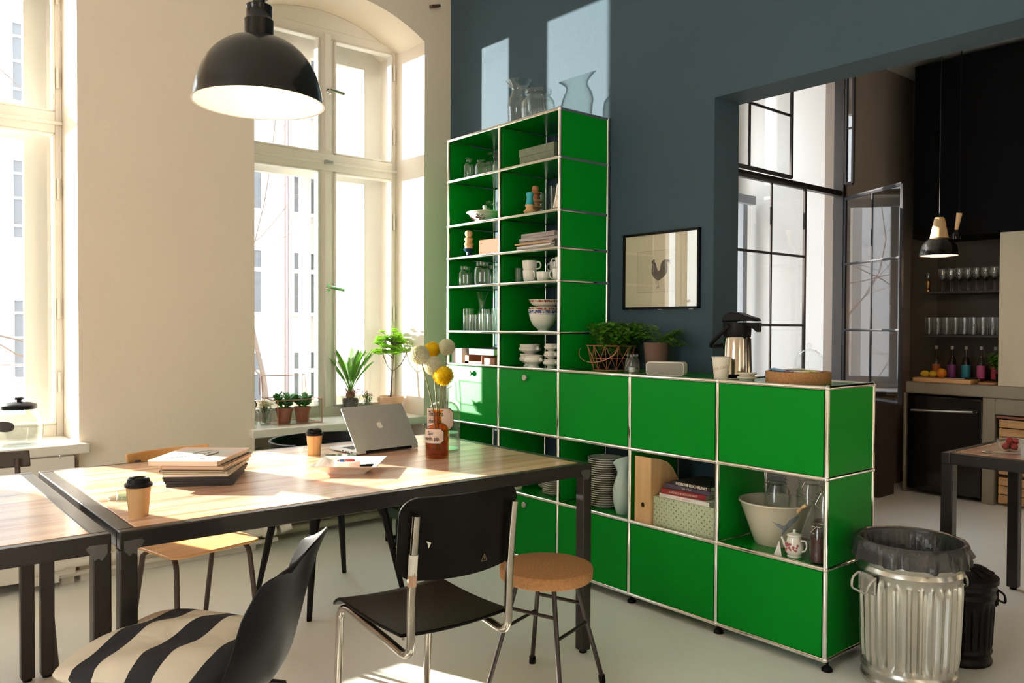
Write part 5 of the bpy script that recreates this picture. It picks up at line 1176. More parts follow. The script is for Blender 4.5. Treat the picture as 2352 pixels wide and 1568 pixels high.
# ================================================================ PENDANT LAMP
pe = thing('pendant_lamp', 'large black enamel dome pendant lamp with lit cream interior', 'pendant lamp', (-2.048, .452, 1.896))
PR = .165
dome = [(PR*1.0, 0), (PR*.985, .012), (PR*.95, .045), (PR*.86, .088), (PR*.70, .128), (PR*.50, .155), (PR*.30, .168), (PR*.215, .172)]
dome = smooth_prof(dome)
inner = [(r_-.003, z_) for r_, z_ in dome]
q = B().lathe(dome[::-1]+[(PR*1.012, -.001)], 64, mi=0).lathe([(PR*1.012, -.001), (PR*.99, .0)]+inner+[(.0005, .169)], 64, mi=1)
q.build('shade', [black_met, mat('cream_enamel_inside', (.90, .84, .74), .35)], pe)
q = B().lathe([(PR*.225, .165), (PR*.225, .215), (PR*.20, .220), (PR*.195, .245), (PR*.20, .247), (PR*.20, .252), (.0005, .255)], 40); q.build('lamp_neck', black_met, pe)
q = B().cyl((0, 0, .250), (0, 0, .275), .016, n=16).lathe([(.012, .268), (.024, .272), (.026, .32), (.012, .33)], 20); q.build('coupling', mat('metal_coupling', (.05, .045, .04), .3, metal=.7), pe)
B().cyl((0, 0, .32), (0, 0, CE-1.896), .006, n=10).build('cable', black_pl, pe)
q = B().sph((0, 0, .095), .045, 20, (1, 1, 1.05)).cyl((0, 0, .13), (0, 0, .165), .022, n=14)
q.build('bulb', mat('lit_bulb', (1, .9, .75), .5, emit=((1, .80, .56), 2.0)), pe)
pl_ = bpy.data.lights.new('pendant_light', 'POINT'); pl_.energy = .9; pl_.color = (1, .80, .58); pl_.shadow_soft_size = .05
o_ = bpy.data.objects.new('pendant_light', pl_); COL.objects.link(o_); o_.parent = pe; o_.location = (0, 0, .035)

# ================================================================ CHAIRS
# cantilever tube chair
ch = thing('cantilever_chair', 'worn black plywood cantilever chair with chrome tube frame seen from behind', 'chair', (-1.502, .505, 0), R(-3))
tubes = B(); hx = .168
def side(s): return [(s*hx, -.252, .800), (s*hx, -.238, .70), (s*hx, -.224, .56), (s*hx, -.222, .390), (s*hx, -.11, .402), (s*hx, .18, .424), (s*hx, .235, .405), (s*hx, .262, .02), (s*hx, .20, .012), (s*hx, -.20, .012)]
ptsL = fillet(side(-1), .05, 6)[:-1]; ptsR = fillet(side(1), .05, 6)[:-1]
full = fillet(side(-1)[:9]+[(-hx, -.22, .012), (hx, -.22, .012)]+side(1)[:9][::-1], .06, 7)
tubes.tube(full, .0125, 14); tubes.build('tube_frame', mat('worn_nickel', (.42, .38, .33), .2, metal=1., var=.35, vscale=26), ch)
def seatf(u, v):
    x = (u-.5)*.375; y = -.198+v*.445; z = .438+.012*(2*u-1)**2-.010*sin(v*pi)
    if v > .86: z -= ((v-.86)/.14)**2*.032
    return Vector((x, y, z))
q = B().grid(lambda u, v: seatf(u, v)*1.0, 16, 24, thick=-.010); q.build('seat', black_ply, ch, bevel=.003)
def backf(u, v):
    w_, hb_, rc = .203, .232, .050; vv = .5-.5*cos(pi*v); uu = .5-.5*cos(pi*u); a = (uu-.5)*2
    d = min(vv, 1-vv)*hb_; ins = rc-math.sqrt(max(0, rc*rc-(rc-d)**2)) if d < rc else 0
    x = a*(w_-ins); t_ = x/w_; z = .612+vv*hb_-(.010*(1-t_*t_) if vv < .5 else 0)*(1-2*vv)
    return Vector((x, -.240-vv*.027+.045*t_*t_, z))
q = B().grid(backf, 34, 26, thick=.009); q.build('backrest', black_ply, ch, bevel=.002)
q = B()
for s in (-1, 1):
    for y in (-.15, .16): q.sph((s*hx, y, .4475), .008, 12, (1, 1, .4)); q.cyl((s*hx*.9, y, .422), (s*hx*.9, y, .44), .004, n=8)
    for z in (.66, .78): q.sph((s*hx*.93, -.195-(z-.612)*.13, z), .006, 10, (1, .5, 1))
q.build('bolts', mat('old_bolt', (.35, .30, .24), .4, metal=1.), ch)
q = B(); lab = [(-hx, -.2165, .700), (-hx, -.206, .618)]
q.cyl((-hx, -.2368, .690), (-hx, -.2305, .632), .0131, n=16); q.build('paper_sticker', paper_w, ch)
B().cyl((-hx, -.2308, .632), (-hx, -.2272, .600), .0136, n=16).build('tape_wrap', mat('skin_tape', (.50, .32, .22), .6), ch)
tf = B(); yb = -.222-.5*.032+.072*(.60)**2-.0106
def bk(x, z): 
    a = x/.203; v = (z-.612)/.232; return (x, -.240-v*.027+.045*a*a-.0102, z)
tf.add([bk(-.132, .722), bk(-.118, .717), bk(-.124, .700), bk(-.127, .714)], [(0, 1, 2, 3)]); tf.build('paint_chip', paper_w, ch, smooth=False)
tr_ = B()
cx_, cz_ = .060, .645; P3 = [(cx_-.011, cz_-.008), (cx_+.011, cz_-.008), (cx_, cz_+.012)]
for i in range(3): tr_.cyl(bk(*P3[i]), bk(*P3[(i+1) % 3]), .0008, n=5)
tr_.cyl(bk(cx_, cz_-.003), bk(cx_, cz_+.005), .0008, n=5); tr_.build('warning_mark', mat('dull_gold_print', (.22, .15, .06), .5), ch, smooth=False)

# moulded shell chair, very near the camera, with striped cushion
ec = thing('shell_chair', 'black moulded plastic shell chair at the near table edge, seen from its side', 'chair', (-2.214, .38, 0), R(52))
# local frame: chair faces +y ; back at -y
def shellf(u, v):
    # v: 0 front lip -> 1 top of back ; u across
    a = (u-.5)*2; prof_ = [(0.235, .425), (.20, .445), (.10, .435), (-.03, .425), (-.13, .440), (-.185, .49), (-.212, .57), (-.235, .66), (-.262, .75), (-.290, .815)]
    wds = [.205, .222, .232, .235, .236, .238, .236, .222, .195, .150]
    s = v*(len(prof_)-1); i = min(int(s), len(prof_)-2); f_ = s-i; f2 = f_
    def cr(P0, P1, P2, P3, t): return .5*((2*P1)+(-P0+P2)*t+(2*P0-5*P1+4*P2-P3)*t*t+(-P0+3*P1-3*P2+P3)*t**3)
    g = lambda A, k: cr(A[max(i-1, 0)], A[i], A[i+1], A[min(i+2, len(A)-1)], f2)
    y = g([p[0] for p in prof_], 0); z = g([p[1] for p in prof_], 0); w_ = g(wds, 0)
    x = a*w_; rise = abs(a)**2.6
    nz = max(0, min(1, (.62-v)/.3)) if v < .62 else 0
    z += rise*(.050 if v < .45 else .050*max(0, 1-(v-.45)/.25)); y += rise*(.085*max(0, min(1, (v-.30)/.25)))*(1 if v < .8 else 1-(v-.8)*2.2)
    if v > .88: z -= abs(a)**3*(v-.88)/.12*.055
    if v < .10: z -= (1-v/.10)*.012
    return Vector((x, y, z))
B().grid(shellf, 28, 48, thick=.005).build('shell', black_pl, ec, bevel=.0015)
for (x, y) in ((-.20, .20), (.20, .20), (-.20, -.20), (.20, -.20)):
    B().tube([(x*.45, y*.4, .415), (x*.75, y*.75, .38), (x*1.15, y*1.15, .012), (x*1.15, y*1.15, 0)], .008, 10).build('leg', black_met, ec)
B().tube([(-.09, .08, .40), (.09, -.08, .40)], .006, 8).tube([(.09, .08, .40), (-.09, -.08, .40)], .006, 8).build('seat_frame', black_met, ec)
cu = thing('seat_cushion', 'cushion with broad black and cream stripes lying on the black shell chair', 'cushion', (-2.205, .505, 0), R(36))
stripe = bpy.data.materials.new('striped_cotton'); stripe.use_nodes = True; nt = stripe.node_tree; N = nt.nodes.new
tcn = N('ShaderNodeTexCoord'); sx = N('ShaderNodeSeparateXYZ'); nt.links.new(tcn.outputs['Object'], sx.inputs[0])
nn = N('ShaderNodeTexNoise'); nn.inputs['Scale'].default_value = 3.5; nt.links.new(tcn.outputs['Object'], nn.inputs['Vector'])
m1 = N('ShaderNodeMath'); m1.operation = 'MULTIPLY_ADD'; m1.inputs[1].default_value = .07; nt.links.new(nn.outputs[0], m1.inputs[0]); nt.links.new(sx.outputs[1], m1.inputs[2])
m2 = N('ShaderNodeMath'); m2.operation = 'MULTIPLY'; m2.inputs[1].default_value = 6.6; nt.links.new(m1.outputs[0], m2.inputs[0])
m3 = N('ShaderNodeMath'); m3.operation = 'FRACT'; nt.links.new(m2.outputs[0], m3.inputs[0]); m4 = N('ShaderNodeMath'); m4.operation = 'GREATER_THAN'; m4.inputs[1].default_value = .42; nt.links.new(m3.outputs[0], m4.inputs[0])
mx = N('ShaderNodeMix'); mx.data_type = 'RGBA'; mx.inputs[6].default_value = (.016, .015, .018, 1); mx.inputs[7].default_value = (.66, .58, .45, 1); nt.links.new(m4.outputs[0], mx.inputs[0])
nt.links.new(mx.outputs[2], nt.nodes['Principled BSDF'].inputs['Base Color']); nt.nodes['Principled BSDF'].inputs['Roughness'].default_value = .9
bn = N('ShaderNodeTexNoise'); bn.inputs['Scale'].default_value = 7; bn.inputs['Distortion'].default_value = .8; nt.links.new(tcn.outputs['Object'], bn.inputs['Vector']); bp = N('ShaderNodeBump'); bp.inputs['Strength'].default_value = .6; bp.inputs['Distance'].default_value = .025
nt.links.new(bn.outputs[0], bp.inputs['Height']); nt.links.new(bp.outputs[0], nt.nodes['Principled BSDF'].inputs['Normal'])
def cush(sgn):
    def f_(u, v):
        a, b2 = (u-.5)*2, (v-.5)*2; e = max(0, (1-abs(a)**3)*(1-abs(b2)**3))**.5; k_ = 1-.13*(a*b2)**4
        return Vector((a*.232*k_*(1-.05*(1-b2*b2)*abs(a)), .030+b2*.240*k_*(1-.05*(1-a*a)*abs(b2)), .490+sgn*.046*e+.008*sin(6*a+4*b2)*e*(sgn > 0)-.012*abs(a*b2)))
    return f_
q = B().grid(cush(1), 30, 30); t_ = B().grid(cush(-1), 30, 30); q.add(t_.v, [tuple(reversed(f_)) for f_ in t_.f]); q.build('cover', stripe, cu)

# plywood school chair
pc = thing('plywood_chair', 'honey plywood chair with dark tube legs at the far side of the table', 'chair', (-1.79, 1.72, 0), R(12))
q = B().prism(rpoly(.39, .35, .05, 6), .437, .448); q.build('seat', ply_wood, pc, bevel=.003)
def pb_(u, v): a = (u-.5)*2; return Vector((a*.18, .225-.035*a*a+.02*v, .735+v*.065))
B().grid(pb_, 20, 8, thick=.010).build('backrest', ply_wood, pc, bevel=.006)
brn_m = mat('brown_black_tube', (.05, .028, .022), .35)
for (x, y) in ((-.165, -.14), (.165, -.14)):
    B().tube(fillet([(x*.80, 0, .428), (x*.95, y*.9, .428), (x*1.08, y*1.25, 0.012)], .05, 6), .0105, 10).build('leg', brn_m, pc)
for s in (-1, 1):
    B().tube([(s*.13, .10, .428), (s*.155, .13, .40), (s*.165, .22, .012)], .0105, 10).build('leg', brn_m, pc)
    B().tube(fillet([(s*.13, -.05, .424), (s*.14, .17, .424), (s*.135, .205, .77)], .05, 6), .0105, 10).build('back_support', brn_m, pc)
B().tube([(-.13, -.05, .424), (.13, -.05, .424)], .0105, 8).build('seat_frame', brn_m, pc)
# dark chair at far left
dc = dup(pc, 'dark brown plywood chair below the left window, only its backrest top visible', (-2.46, 2.02, 0), R(4))
dkm = mat('dark_brown_plywood', (.055, .040, .032), .45)
for c_ in dc.children:
    if c_.name.startswith(('seat', 'backrest')): c_.data = c_.data.copy(); c_.data.materials[0] = dkm

# black tub armchair
ac = thing('tub_armchair', 'black low armchair with curved tub rim behind the laptop', 'chair', (-1.055, 2.03, 0.0), R(6))
def tub(u, v):
    a = R(-28)+(R(208)-R(-28))*u; r_ = .285-.012*(1-v); hgt = .115*sin(pi*min(1, max(0, (u*1.0))))**.6+.02
    return Vector((r_*cos(a)*1.0, r_*sin(a)*.92, .765-(1-v)*hgt))
B().grid(tub, 44, 8, thick=.014).build('backrest', black_pl, ac, bevel=.005, seg=3)
def sdisc(u, v):
    a = 2*pi*u; r_ = v; sq_ = (abs(cos(a))**4+abs(sin(a))**4)**-.25; return Vector((.235*r_*sq_*cos(a)*(1), .225*r_*sq_*sin(a), .462-.014*(1-r_*r_)))
q = B().grid(sdisc, 40, 8, thick=-.0); t_ = B().grid(lambda u, v: sdisc(u, v)-Vector((0, 0, .014)), 40, 8); q.add(t_.v, t_.f)
n_ = 40; q.prism([(sdisc(i/n_, 1).x*1.003, sdisc(i/n_, 1).y*1.003) for i in range(n_)], .447, .464); q.build('seat', black_pl, ac)
for (x, y) in ((-.21, -.21), (.21, -.21), (-.20, .18), (.20, .18)):
    B().tube([(x*.86, y*.86, .455), (x*.96, y*.96, .38), (x*1.26, y*1.26, .004), (x*1.26, y*1.26, 0)], [.030, .019, .012, .011], 12).build('leg', black_pl, ac)
for s in (-1, 1):
    B().tube([(s*.20, -.02, .455), (s*.245, .02, .58), (s*.272, .0, .74)], [.016, .012, .014], 10).build('arm_support', black_pl, ac)
B().tube([(0, .20, .455), (0, .245, .66)], [.04, .05], 12).build('back_support', black_pl, ac)
# cork stool
cs_ = thing('cork_stool', 'round stool with thick cork seat and thin dark steel legs', 'stool', (-.916, .578, 0), R(17))
B().lathe([(.0005, .405), (.164, .405), (.169, .410), (.171, .440), (.168, .448), (.161, .451), (.0005, .451)], 72).build('seat', cork, cs_)
lg = mat('dark_brown_steel', (.045, .035, .032), .35, metal=.6)
F4 = [(cos(a), sin(a)) for a in (pi/4, 3*pi/4, 5*pi/4, 7*pi/4)]
for (x, y) in F4:
    q = B().cyl((x*.105, y*.105, .405), (x*.215, y*.215, .02), .0085, n=12).build('leg', lg, cs_)
    B().cyl((x*.2135, y*.2135, .028), (x*.2165, y*.2165, 0), .0125, n=12).build('rubber_foot', black_pl, q)
for i, z in enumerate((.23, .30, .23, .30)):
    a, b_ = F4[i], F4[(i+1) % 4]; r_ = .105+(.405-z)/.385*.11; B().cyl((a[0]*r_, a[1]*r_, z), (b_[0]*r_, b_[1]*r_, z), .0065, n=10).build('stretcher', lg, cs_)

# bottle crate
bc = thing('bottle_crate', 'dark green plastic bottle crate on the floor between shelf and armchair', 'crate', (-.20, 2.48, 0), 0)
crm_ = mat('dark_green_crate', (.022, .05, .035), .5)
q = B(); X, Y, Hc = .145, .19, .36
q.box(-X, X, -Y, Y, .01, .02)
for (x0, x1, y0, y1) in ((-X, -X+.02, -Y, Y), (X-.02, X, -Y, Y), (-X, X, -Y, -Y+.02), (-X, X, Y-.02, Y)):
    q.box(x0, x1, y0, y1, .01, .035); q.box(x0, x1, y0, y1, Hc-.045, Hc); q.box(x0, x1, y0, y1, .165, .215)
for x in (-X, X-.03):
    for y in (-Y, Y-.03): q.box(x, x+.03, y, y+.03, .01, Hc)
q.box(-X, -X+.018, -.015, .015, .03, .20).box(-.005, .005, -Y, Y, .02, .22).box(-X, X, -.068, -.060, .02, .22).box(-X, X, .060, .068, .02, .22); q.build('crate_body', crm_, bc)
k = 0; prb = [(.0005, 0), (.036, 0), (.038, .01), (.038, .17), (.030, .20), (.015, .235), (.013, .275), (.0005, .277)]
for i, x in enumerate((-.085, .085)):
    for j, y in enumerate((-.125, 0, .125)):
        t = thing('water_bottle', ('clear water bottle standing %s in the green crate' % ('in the near corner', 'in the front middle', 'in the front far corner', 'in the rear near corner', 'in the rear middle', 'in the rear far corner')[i*3+j]), 'bottle', (-.20+x*.8, 2.48+y, .0205), 0, 'bottles in the green crate')
        B().lathe(prb, 20).build('glass_body', g_clear if (i+j) % 2 else glass('green_bottle', (.5, .8, .6)), t)
        B().lathe([(.0385, .06), (.0385, .09), (.0385, .14)], 20).lathe([(.0385, .065), (.0388, .065), (.0388, .10), (.0385, .10)], 20, mi=1).build('label', [paper_w, mat('label_blue', (.03, .16, .38), .5)], t)
        B().cyl((0, 0, .272), (0, 0, .290), .016, n=14).build('cap', mat('beige_cap', (.45, .38, .25), .5), t)
# ================================================================ BINS
gbn = thing('galvanised_bin', 'large galvanised steel dustbin with ribbed wall and a grey bag over its rim', 'bin', (.185, -.235, 0))
def ribbed(r0, r1, h, n=144, ribs=30, z0=.07, z1=.405, depth=.010):
    zs = [0, .004, .012, .020, .028, .040, .046, .052, .058, .066, z0, z0+.012] + [z0+.02+(z1-z0-.04)*i/10 for i in range(11)] + [z1-.012, z1, z1+.010, z1+.018, z1+.026, z1+.034, z1+.044, z1+.052, z1+.060, h-.006, h]
    bead = {.004: .006, .012: .008, .020: .006, .046: .004, .052: .006, .058: .004, z1+.010: .004, z1+.018: .007, z1+.026: .004, z1+.044: .004, z1+.052: .007, z1+.060: .004}
    vs, fs = [], []; k = len(zs)
    for j in range(n):
        a = 2*pi*j/n; c = cos(ribs*a); s = max(-.35, min(1, c*1.6))
        for z in zs:
            r_ = r0+(r1-r0)*z/h+bead.get(z, 0)
            if z0+.012 <= z <= z1-.012: r_ += depth*(s-.4)*min(1, (z-z0)/.03, (z1-z)/.03)
            vs.append((r_*cos(a), r_*sin(a), z))
    for j in range(n):
        for i in range(k-1): fs.append((j*k+i, ((j+1) % n)*k+i, ((j+1) % n)*k+i+1, j*k+i+1))
    return vs, fs
vs, fs = ribbed(.160, .178, .525)
q = B().add(vs, fs); q.build('body', galv, gbn)
q = B().lathe([(.172, .525), (.155, .02), (.0005, .015)], 60); q.build('lining', galv, gbn)
q = B().tube([(.179*cos(2*pi*i/72), .179*sin(2*pi*i/72), .526) for i in range(72)], .0048, 10, closed=True); q.build('rim', galv, gbn)
def side_handle(t, ang, r_, z, m_):
    o = B(); o.box(-.0, .004, -.045, .045, -.035, .035).box(-.0, .010, -.045, -.030, -.03, .035).box(-.0, .010, .030, .045, -.03, .035)
    o.tube(fillet([(.008, -.048, .030), (.034, -.048, .012), (.042, -.042, -.025), (.042, .042, -.025), (.034, .048, .012), (.008, .048, .030)], .015, 4), .0045, 8)
    for y in (-.037, .037):
        for zz in (-.02, .02): o.sph((.010, y, zz), .004, 6)
    o.xf(Matrix.Rotation(ang, 4, 'Z') @ Matrix.Translation((r_, 0, z))); return o.build('handle', m_, t)
side_handle(gbn, R(153), .176, .375, alu); side_handle(gbn, R(333), .174, .375, alu)
bag = thing('bin_bag', 'crumpled dark grey bin bag folded over the galvanised bin rim', 'bag', (.185, -.235, 0))
rg = random.Random(3); n = 120; vs, fs = [], []
lay = [(.150, .41), (.160, .47), (.168, .515), (.176, .534), (.187, .536), (.193, .525), (.196, .49), (.197, .462)]
for j in range(n):
    a = 2*pi*j/n; w_ = .004*sin(9*a+1)+.005*sin(17*a)+.003*sin(31*a+2)
    fl_ = max(0, cos(a-R(-32)))**24
    for i, (r_, z) in enumerate(lay):
        e = (i >= 5)*1.0; rr = r_+e*abs(w_)*(i-4)*.5+e*fl_*.045*(i-4)/3; zz = z+(w_*.7 if i >= 6 else 0)-(fl_*.01 if i > 5 else 0)
        if i < 2: rr += rg.uniform(-.008, .002); zz += w_*2
        if i in (3, 4): zz = z-.001
        vs.append((rr*cos(a), rr*sin(a), zz))
k = len(lay)
for j in range(n):
    for i in range(k-1): fs.append((j*k+i, ((j+1) % n)*k+i, ((j+1) % n)*k+i+1, j*k+i+1))
B().add(vs, fs).build('bag_fold', bagm, bag)
vs, fs = [(0, 0, .40)], []
for j in range(48):
    a = 2*pi*j/48
    for i, r_ in enumerate((.05, .10, .150)): vs.append((r_*cos(a), r_*sin(a), .41+rg.uniform(-.012, .014)*(i < 2)))
for j in range(48):
    j2 = (j+1) % 48; fs.append((0, 1+j*3, 1+j2*3))
    for i in range(2): fs.append((1+j*3+i, 1+j2*3+i, 1+j2*3+i+1, 1+j*3+i+1))
B().add(vs, fs).build('bag_filling', bagm, bag)
dt = thing('yellow_sticker', 'small round yellow sticker on the galvanised bin below the bag', 'sticker', (0, 0, 0))
a_ = math.atan2(-1.6+.235, -2.89-.185)+.95
bpy.data.objects.remove(dt)
q = B().cyl((.185+.1808*cos(a_), -.235+.1808*sin(a_), .462), (.185+.1835*cos(a_), -.235+.1835*sin(a_), .462), .013, n=20)
tag(q.build('round_sticker', mat('yellow_green', (.55, .58, .10), .5)), 'small round yellow green sticker peeking below the bin bag on the galvanised bin', 'sticker')
sb = thing('black_bin', 'small black ribbed dustbin with domed lid right behind the galvanised one', 'bin', (.545, -.275, 0))
vs, fs = ribbed(.105, .122, .34, ribs=24, z0=.05, z1=.25, depth=.006); B().add(vs, fs).build('body', black_pl, sb)
vs, fs = [], []
q = B().lathe([(.128, .318), (.133, .322), (.133, .340), (.125, .346), (.10, .362), (.06, .372), (.0005, .376)], 60)
for i in range(12):
    a = 2*pi*i/12; q.tube([(.035*cos(a), .035*sin(a), .375), (.08*cos(a), .08*sin(a), .370), (.115*cos(a), .115*sin(a), .354)], .005, 6)
q.build('lid', black_pl, sb)
B().tube([(-.03, 0, .374), (-.025, 0, .395), (.025, 0, .395), (.03, 0, .374)], .006, 8).build('lid_handle', black_pl, sb)
side_handle(sb, R(-35), .118, .255, black_pl); side_handle(sb, R(145), .118, .255, black_pl)

# ================================================================ KITCHEN
XK = 3.72
bulk = B().box(XK, 4.25, -3.4, 1.35, 2.03, 3.40); 
struct(bulk.build('trim_5', black_wall, smooth=False))
pil = B().box(XK, 4.25, .50, .715, .895, 2.03).box(XK, 4.25, -3.4, -2.0, 0, 2.03)
struct(pil.build('trim_6', mat('pale_concrete', (.56, .50, .37), .8, bump=.15, bscale=12, var=.15, vscale=3), smooth=False))
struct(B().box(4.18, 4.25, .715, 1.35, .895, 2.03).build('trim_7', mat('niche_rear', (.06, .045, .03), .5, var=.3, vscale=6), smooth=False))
ct = thing('kitchen_counter', 'concrete kitchen counter block with rounded slab edge in the back room', 'counter', (4.0, .0, 0))
q = B().box(-.29, .24, -2.0, 1.39, .80, .893); q.build('worktop', concrete, ct, bevel=.012, seg=3)
q = B().box(-.275, .24, .735, .82, 0, .80).box(-.275, .24, -2.0, .735, .68, .80).box(-.10, .24, -2.0, .735, 0, .68).box(-.275, .24, 1.30+.09, 1.39+.02, 0, .80); q.build('side_wall', concrete, ct, bevel=.004)
ov = thing('black_oven', 'black built-in appliance front with a long steel bar handle', 'appliance', (XK+.03, 1.105, 0))
B().box(0, .45, -.282, .275, .03, .785).build('body', mat('gloss_black', (.006, .006, .007), .18, coat=.5), ov, bevel=.004)
B().box(-.018, 0, -.278, .271, .035, .775).build('door', mat('gloss_black', (.006, .006, .007), .18), ov, bevel=.004)
q = B().cyl((-.055, -.23, .685), (-.055, .23, .665), .010, n=14).cyl((-.055, -.21, .684), (-.01, -.21, .684), .007, n=10).cyl((-.055, .21, .666), (-.01, .21, .666), .007, n=10); q.build('bar_handle', mat('steel_handle', (.75, .72, .70), .25, metal=1.), ov)
for i, z in enumerate((.02, .235, .45)):
    t = thing('wooden_crate', ('lowest', 'middle', 'top')[i]+' wooden crate in the niche under the kitchen counter', 'crate', (XK+.02, .50, z), 0, 'crates under the counter')
    q = B()
    for j in range(3): q.box(0, .012, -.21, .21, .004+j*.066, .062+j*.066)
    q.build('front_slats', crate_wood, t, bevel=.002)
    q = B().box(.012, .15, -.21, -.198, 0, .195).box(.012, .15, .198, .21, 0, .195).box(.012, .15, -.2, .2, 0, .010); q.build('side_panel', crate_wood, t)
tag(B().box(-.006, .02, -1.2, .235, 0, .016).build('crate_rail', mat('red_brown_rail', (.26, .10, .06), .5), loc=(XK+.01, .49, .655)), 'red brown rail above the wooden crates under the counter', 'rail')
# shelves with glasses
for i, z in enumerate((1.612, 1.268)):
    sf = B().box(3.86, 4.18, .716, 1.349, z-.018, z); tag(sf.build('glass_shelf_board', mat('dark_board', (.02, .016, .012), .5), bevel=.002), ('upper dark shelf carrying the wine glasses in the kitchen niche', 'lower dark shelf carrying the tumblers in the kitchen niche')[i], 'shelf')
wgp = [(.0005, 0), (.030, .001), (.030, .003), (.004, .008), (.003, .07), (.012, .085), (.030, .11), (.033, .14), (.029, .185)]
g_bar = glass('bar_glass', (.93, .93, .92), refl=2.2)
w0 = None
for i in range(8):
    for j in range(2):
        loc = (3.93+j*.085, .765+i*.063+(j*.02), 1.6125)
        if w0 is None:
            w0 = B().lathe(wgp+[(.0275, .185), (.031, .14), (.028, .112), (.010, .088), (.0005, .086)], 24).build('wine_glass', g_bar, loc=loc); o = w0
        else: o = w0.copy(); COL.objects.link(o); o.location = loc
        tag(o, 'stemmed wine glass, '+ORL[i if i < 7 else 8]+' of the '+('front', 'rear')[j]+' row on the upper niche shelf' if False else 'stemmed wine glass, '+(['rightmost']+ORL[7::-1])[i]+' of the '+('front', 'rear')[j]+' row in the niche', 'wine glass', 'wine glasses on the upper niche shelf')
t0 = None
for i in range(9):
    for j in range(2):
        loc = (3.90+j*.085, .755+i*.067, 1.2685)
        if t0 is None:
            t0 = shell([(.026, 0), (.030, .006), (.031, .12), (.031, .137)], .003, n=48, rib=.02, ribn=12, ribz=(.004, .10)).build('bar_tumbler', g_bar, loc=loc); o = t0
        else: o = t0.copy(); COL.objects.link(o); o.location = loc
        tag(o, 'faceted tumbler, '+ORL[::-1][i]+' of the '+('front', 'rear')[j]+' row in the niche', 'tumbler', 'tumblers on the lower niche shelf')
brs = mat('brass_lamp', (.55, .33, .12), .2, metal=1.)
cf = thing('glass_teapot', 'glass and brass coffee maker at the left end of the upper niche shelf', 'coffee maker', (3.95, 1.325, 1.6125))
B().lathe([(.020, 0), (.022, .02), (.012, .03), (.018, .06), (.022, .09), (.010, .10), (.0005, .10)], 20).build('stand', brs, cf); shell([(.010, .10), (.022, .115), (.024, .14), (.018, .16)], .002, n=24).build('vessel', g_bar, cf)
cols = [('orange', (.45, .12, .03)), ('purple', (.20, .04, .18)), ('turquoise', (.02, .22, .30)), ('pink', (.50, .08, .25)), ('red', (.45, .05, .07))]
for (nm, c_), y in zip(cols, (1.264, 1.143, 1.039, .927, .825)):
    t = thing('syrup_bottle', 'syrup bottle with '+nm+' label in the row below the tumblers', 'bottle', (3.98, y, .8935), 0, 'bottles on the kitchen counter')
    B().lathe([(.0005, 0), (.028, 0), (.030, .006), (.030, .15), (.024, .18), (.012, .205), (.011, .262), (.0005, .262)], 24).build('glass_body', glass('bottle_dark', (.55, .50, .45)), t)
    B().lathe([(.0305, .035), (.0308, .036), (.0308, .135), (.0305, .136)], 24).build('label', mat('label_'+nm, c_, .5), t)
    B().cyl((0, 0, .258), (0, 0, .285), .012, n=12).build('cap', mat('swing_cap', (.35, .30, .28), .4), t)
cb = thing('cutting_board', 'thick wooden cutting board at the front edge of the kitchen counter', 'cutting board', (3.81, 1.12, .8935)); B().prism(rpoly(.20, .44, .02, 4), 0, .034).build('board', woodmat('maple', (.62, .34, .14), (.75, .45, .22), axis=1), cb, bevel=.004)
cb2 = thing('cutting_board', 'thin darker board lying right of the thick cutting board', 'cutting board', (3.88, .815, .8935)); B().prism(rpoly(.22, .14, .03, 4), 0, .018).build('board', woodmat('walnutish', (.40, .18, .06), (.50, .25, .10), axis=1), cb2, bevel=.004)
lm = B().sph((0, 0, .026), .026, 18, (1, 1.25, 1)).sph((0, .032, .026), .008, 8); tag(lm.build('lemon', mat('lemon_skin', (.75, .52, .03), .4, bump=.2, bscale=200), loc=(3.83, 1.288, .928)), 'yellow lemon at the left end of the thick cutting board', 'lemon')
lm = B().sph((0, 0, .026), .026, 18, (1, 1.2, 1)); tag(lm.build('lemon', mat('lemon_skin', (.75, .52, .03)), loc=(3.85, 1.235, .928)), 'yellow lemon beside the orange on the cutting board', 'lemon')
og = B().sph((0, 0, .037), .037, 22); tag(og.build('orange', mat('orange_skin', (.80, .28, .02), .45, bump=.2, bscale=200), loc=(3.84, 1.165, .928)), 'round orange on the thick cutting board', 'orange')
kn = thing('kitchen_knife', 'kitchen knife lying on the cutting board right of the orange', 'knife', (3.80, 1.0, .928), .3)
B().box(-.010, .010, -.02, .10, .001, .003).build('blade', alu, kn); B().box(-.009, .009, -.11, -.02, 0, .014).build('handle', black_pl, kn, bevel=.004)
kp = herb('green herb in a dark pot on the kitchen counter corner', (3.86, .735, .8935), .045, .08, 1, 21)
vn = B().lathe([(.0005, 0), (.026, 0), (.024, .006), (.008, .014), (.010, .10), (.014, .14), (.013, .145), (.0005, .142)], 24)
tag(vn.build('candle_holder', porcelain, loc=(3.80, .665, .8935)), 'slim white holder beside the herb pot on the kitchen counter', 'holder')
jk = thing('white_jug', 'white handled jug cut by the right picture edge on the counter', 'jug', (3.82, .578, .8935), R(120))
shell([(.030, 0), (.038, .01), (.046, .07), (.040, .12), (.034, .15), (.040, .18)], .003, n=32).build('body', porcelain, jk); B().tube(fillet([(.040, 0, .16), (.075, 0, .175), (.08, 0, .10), (.046, 0, .07)], .03, 4), .008, 8).build('handle', porcelain, jk)
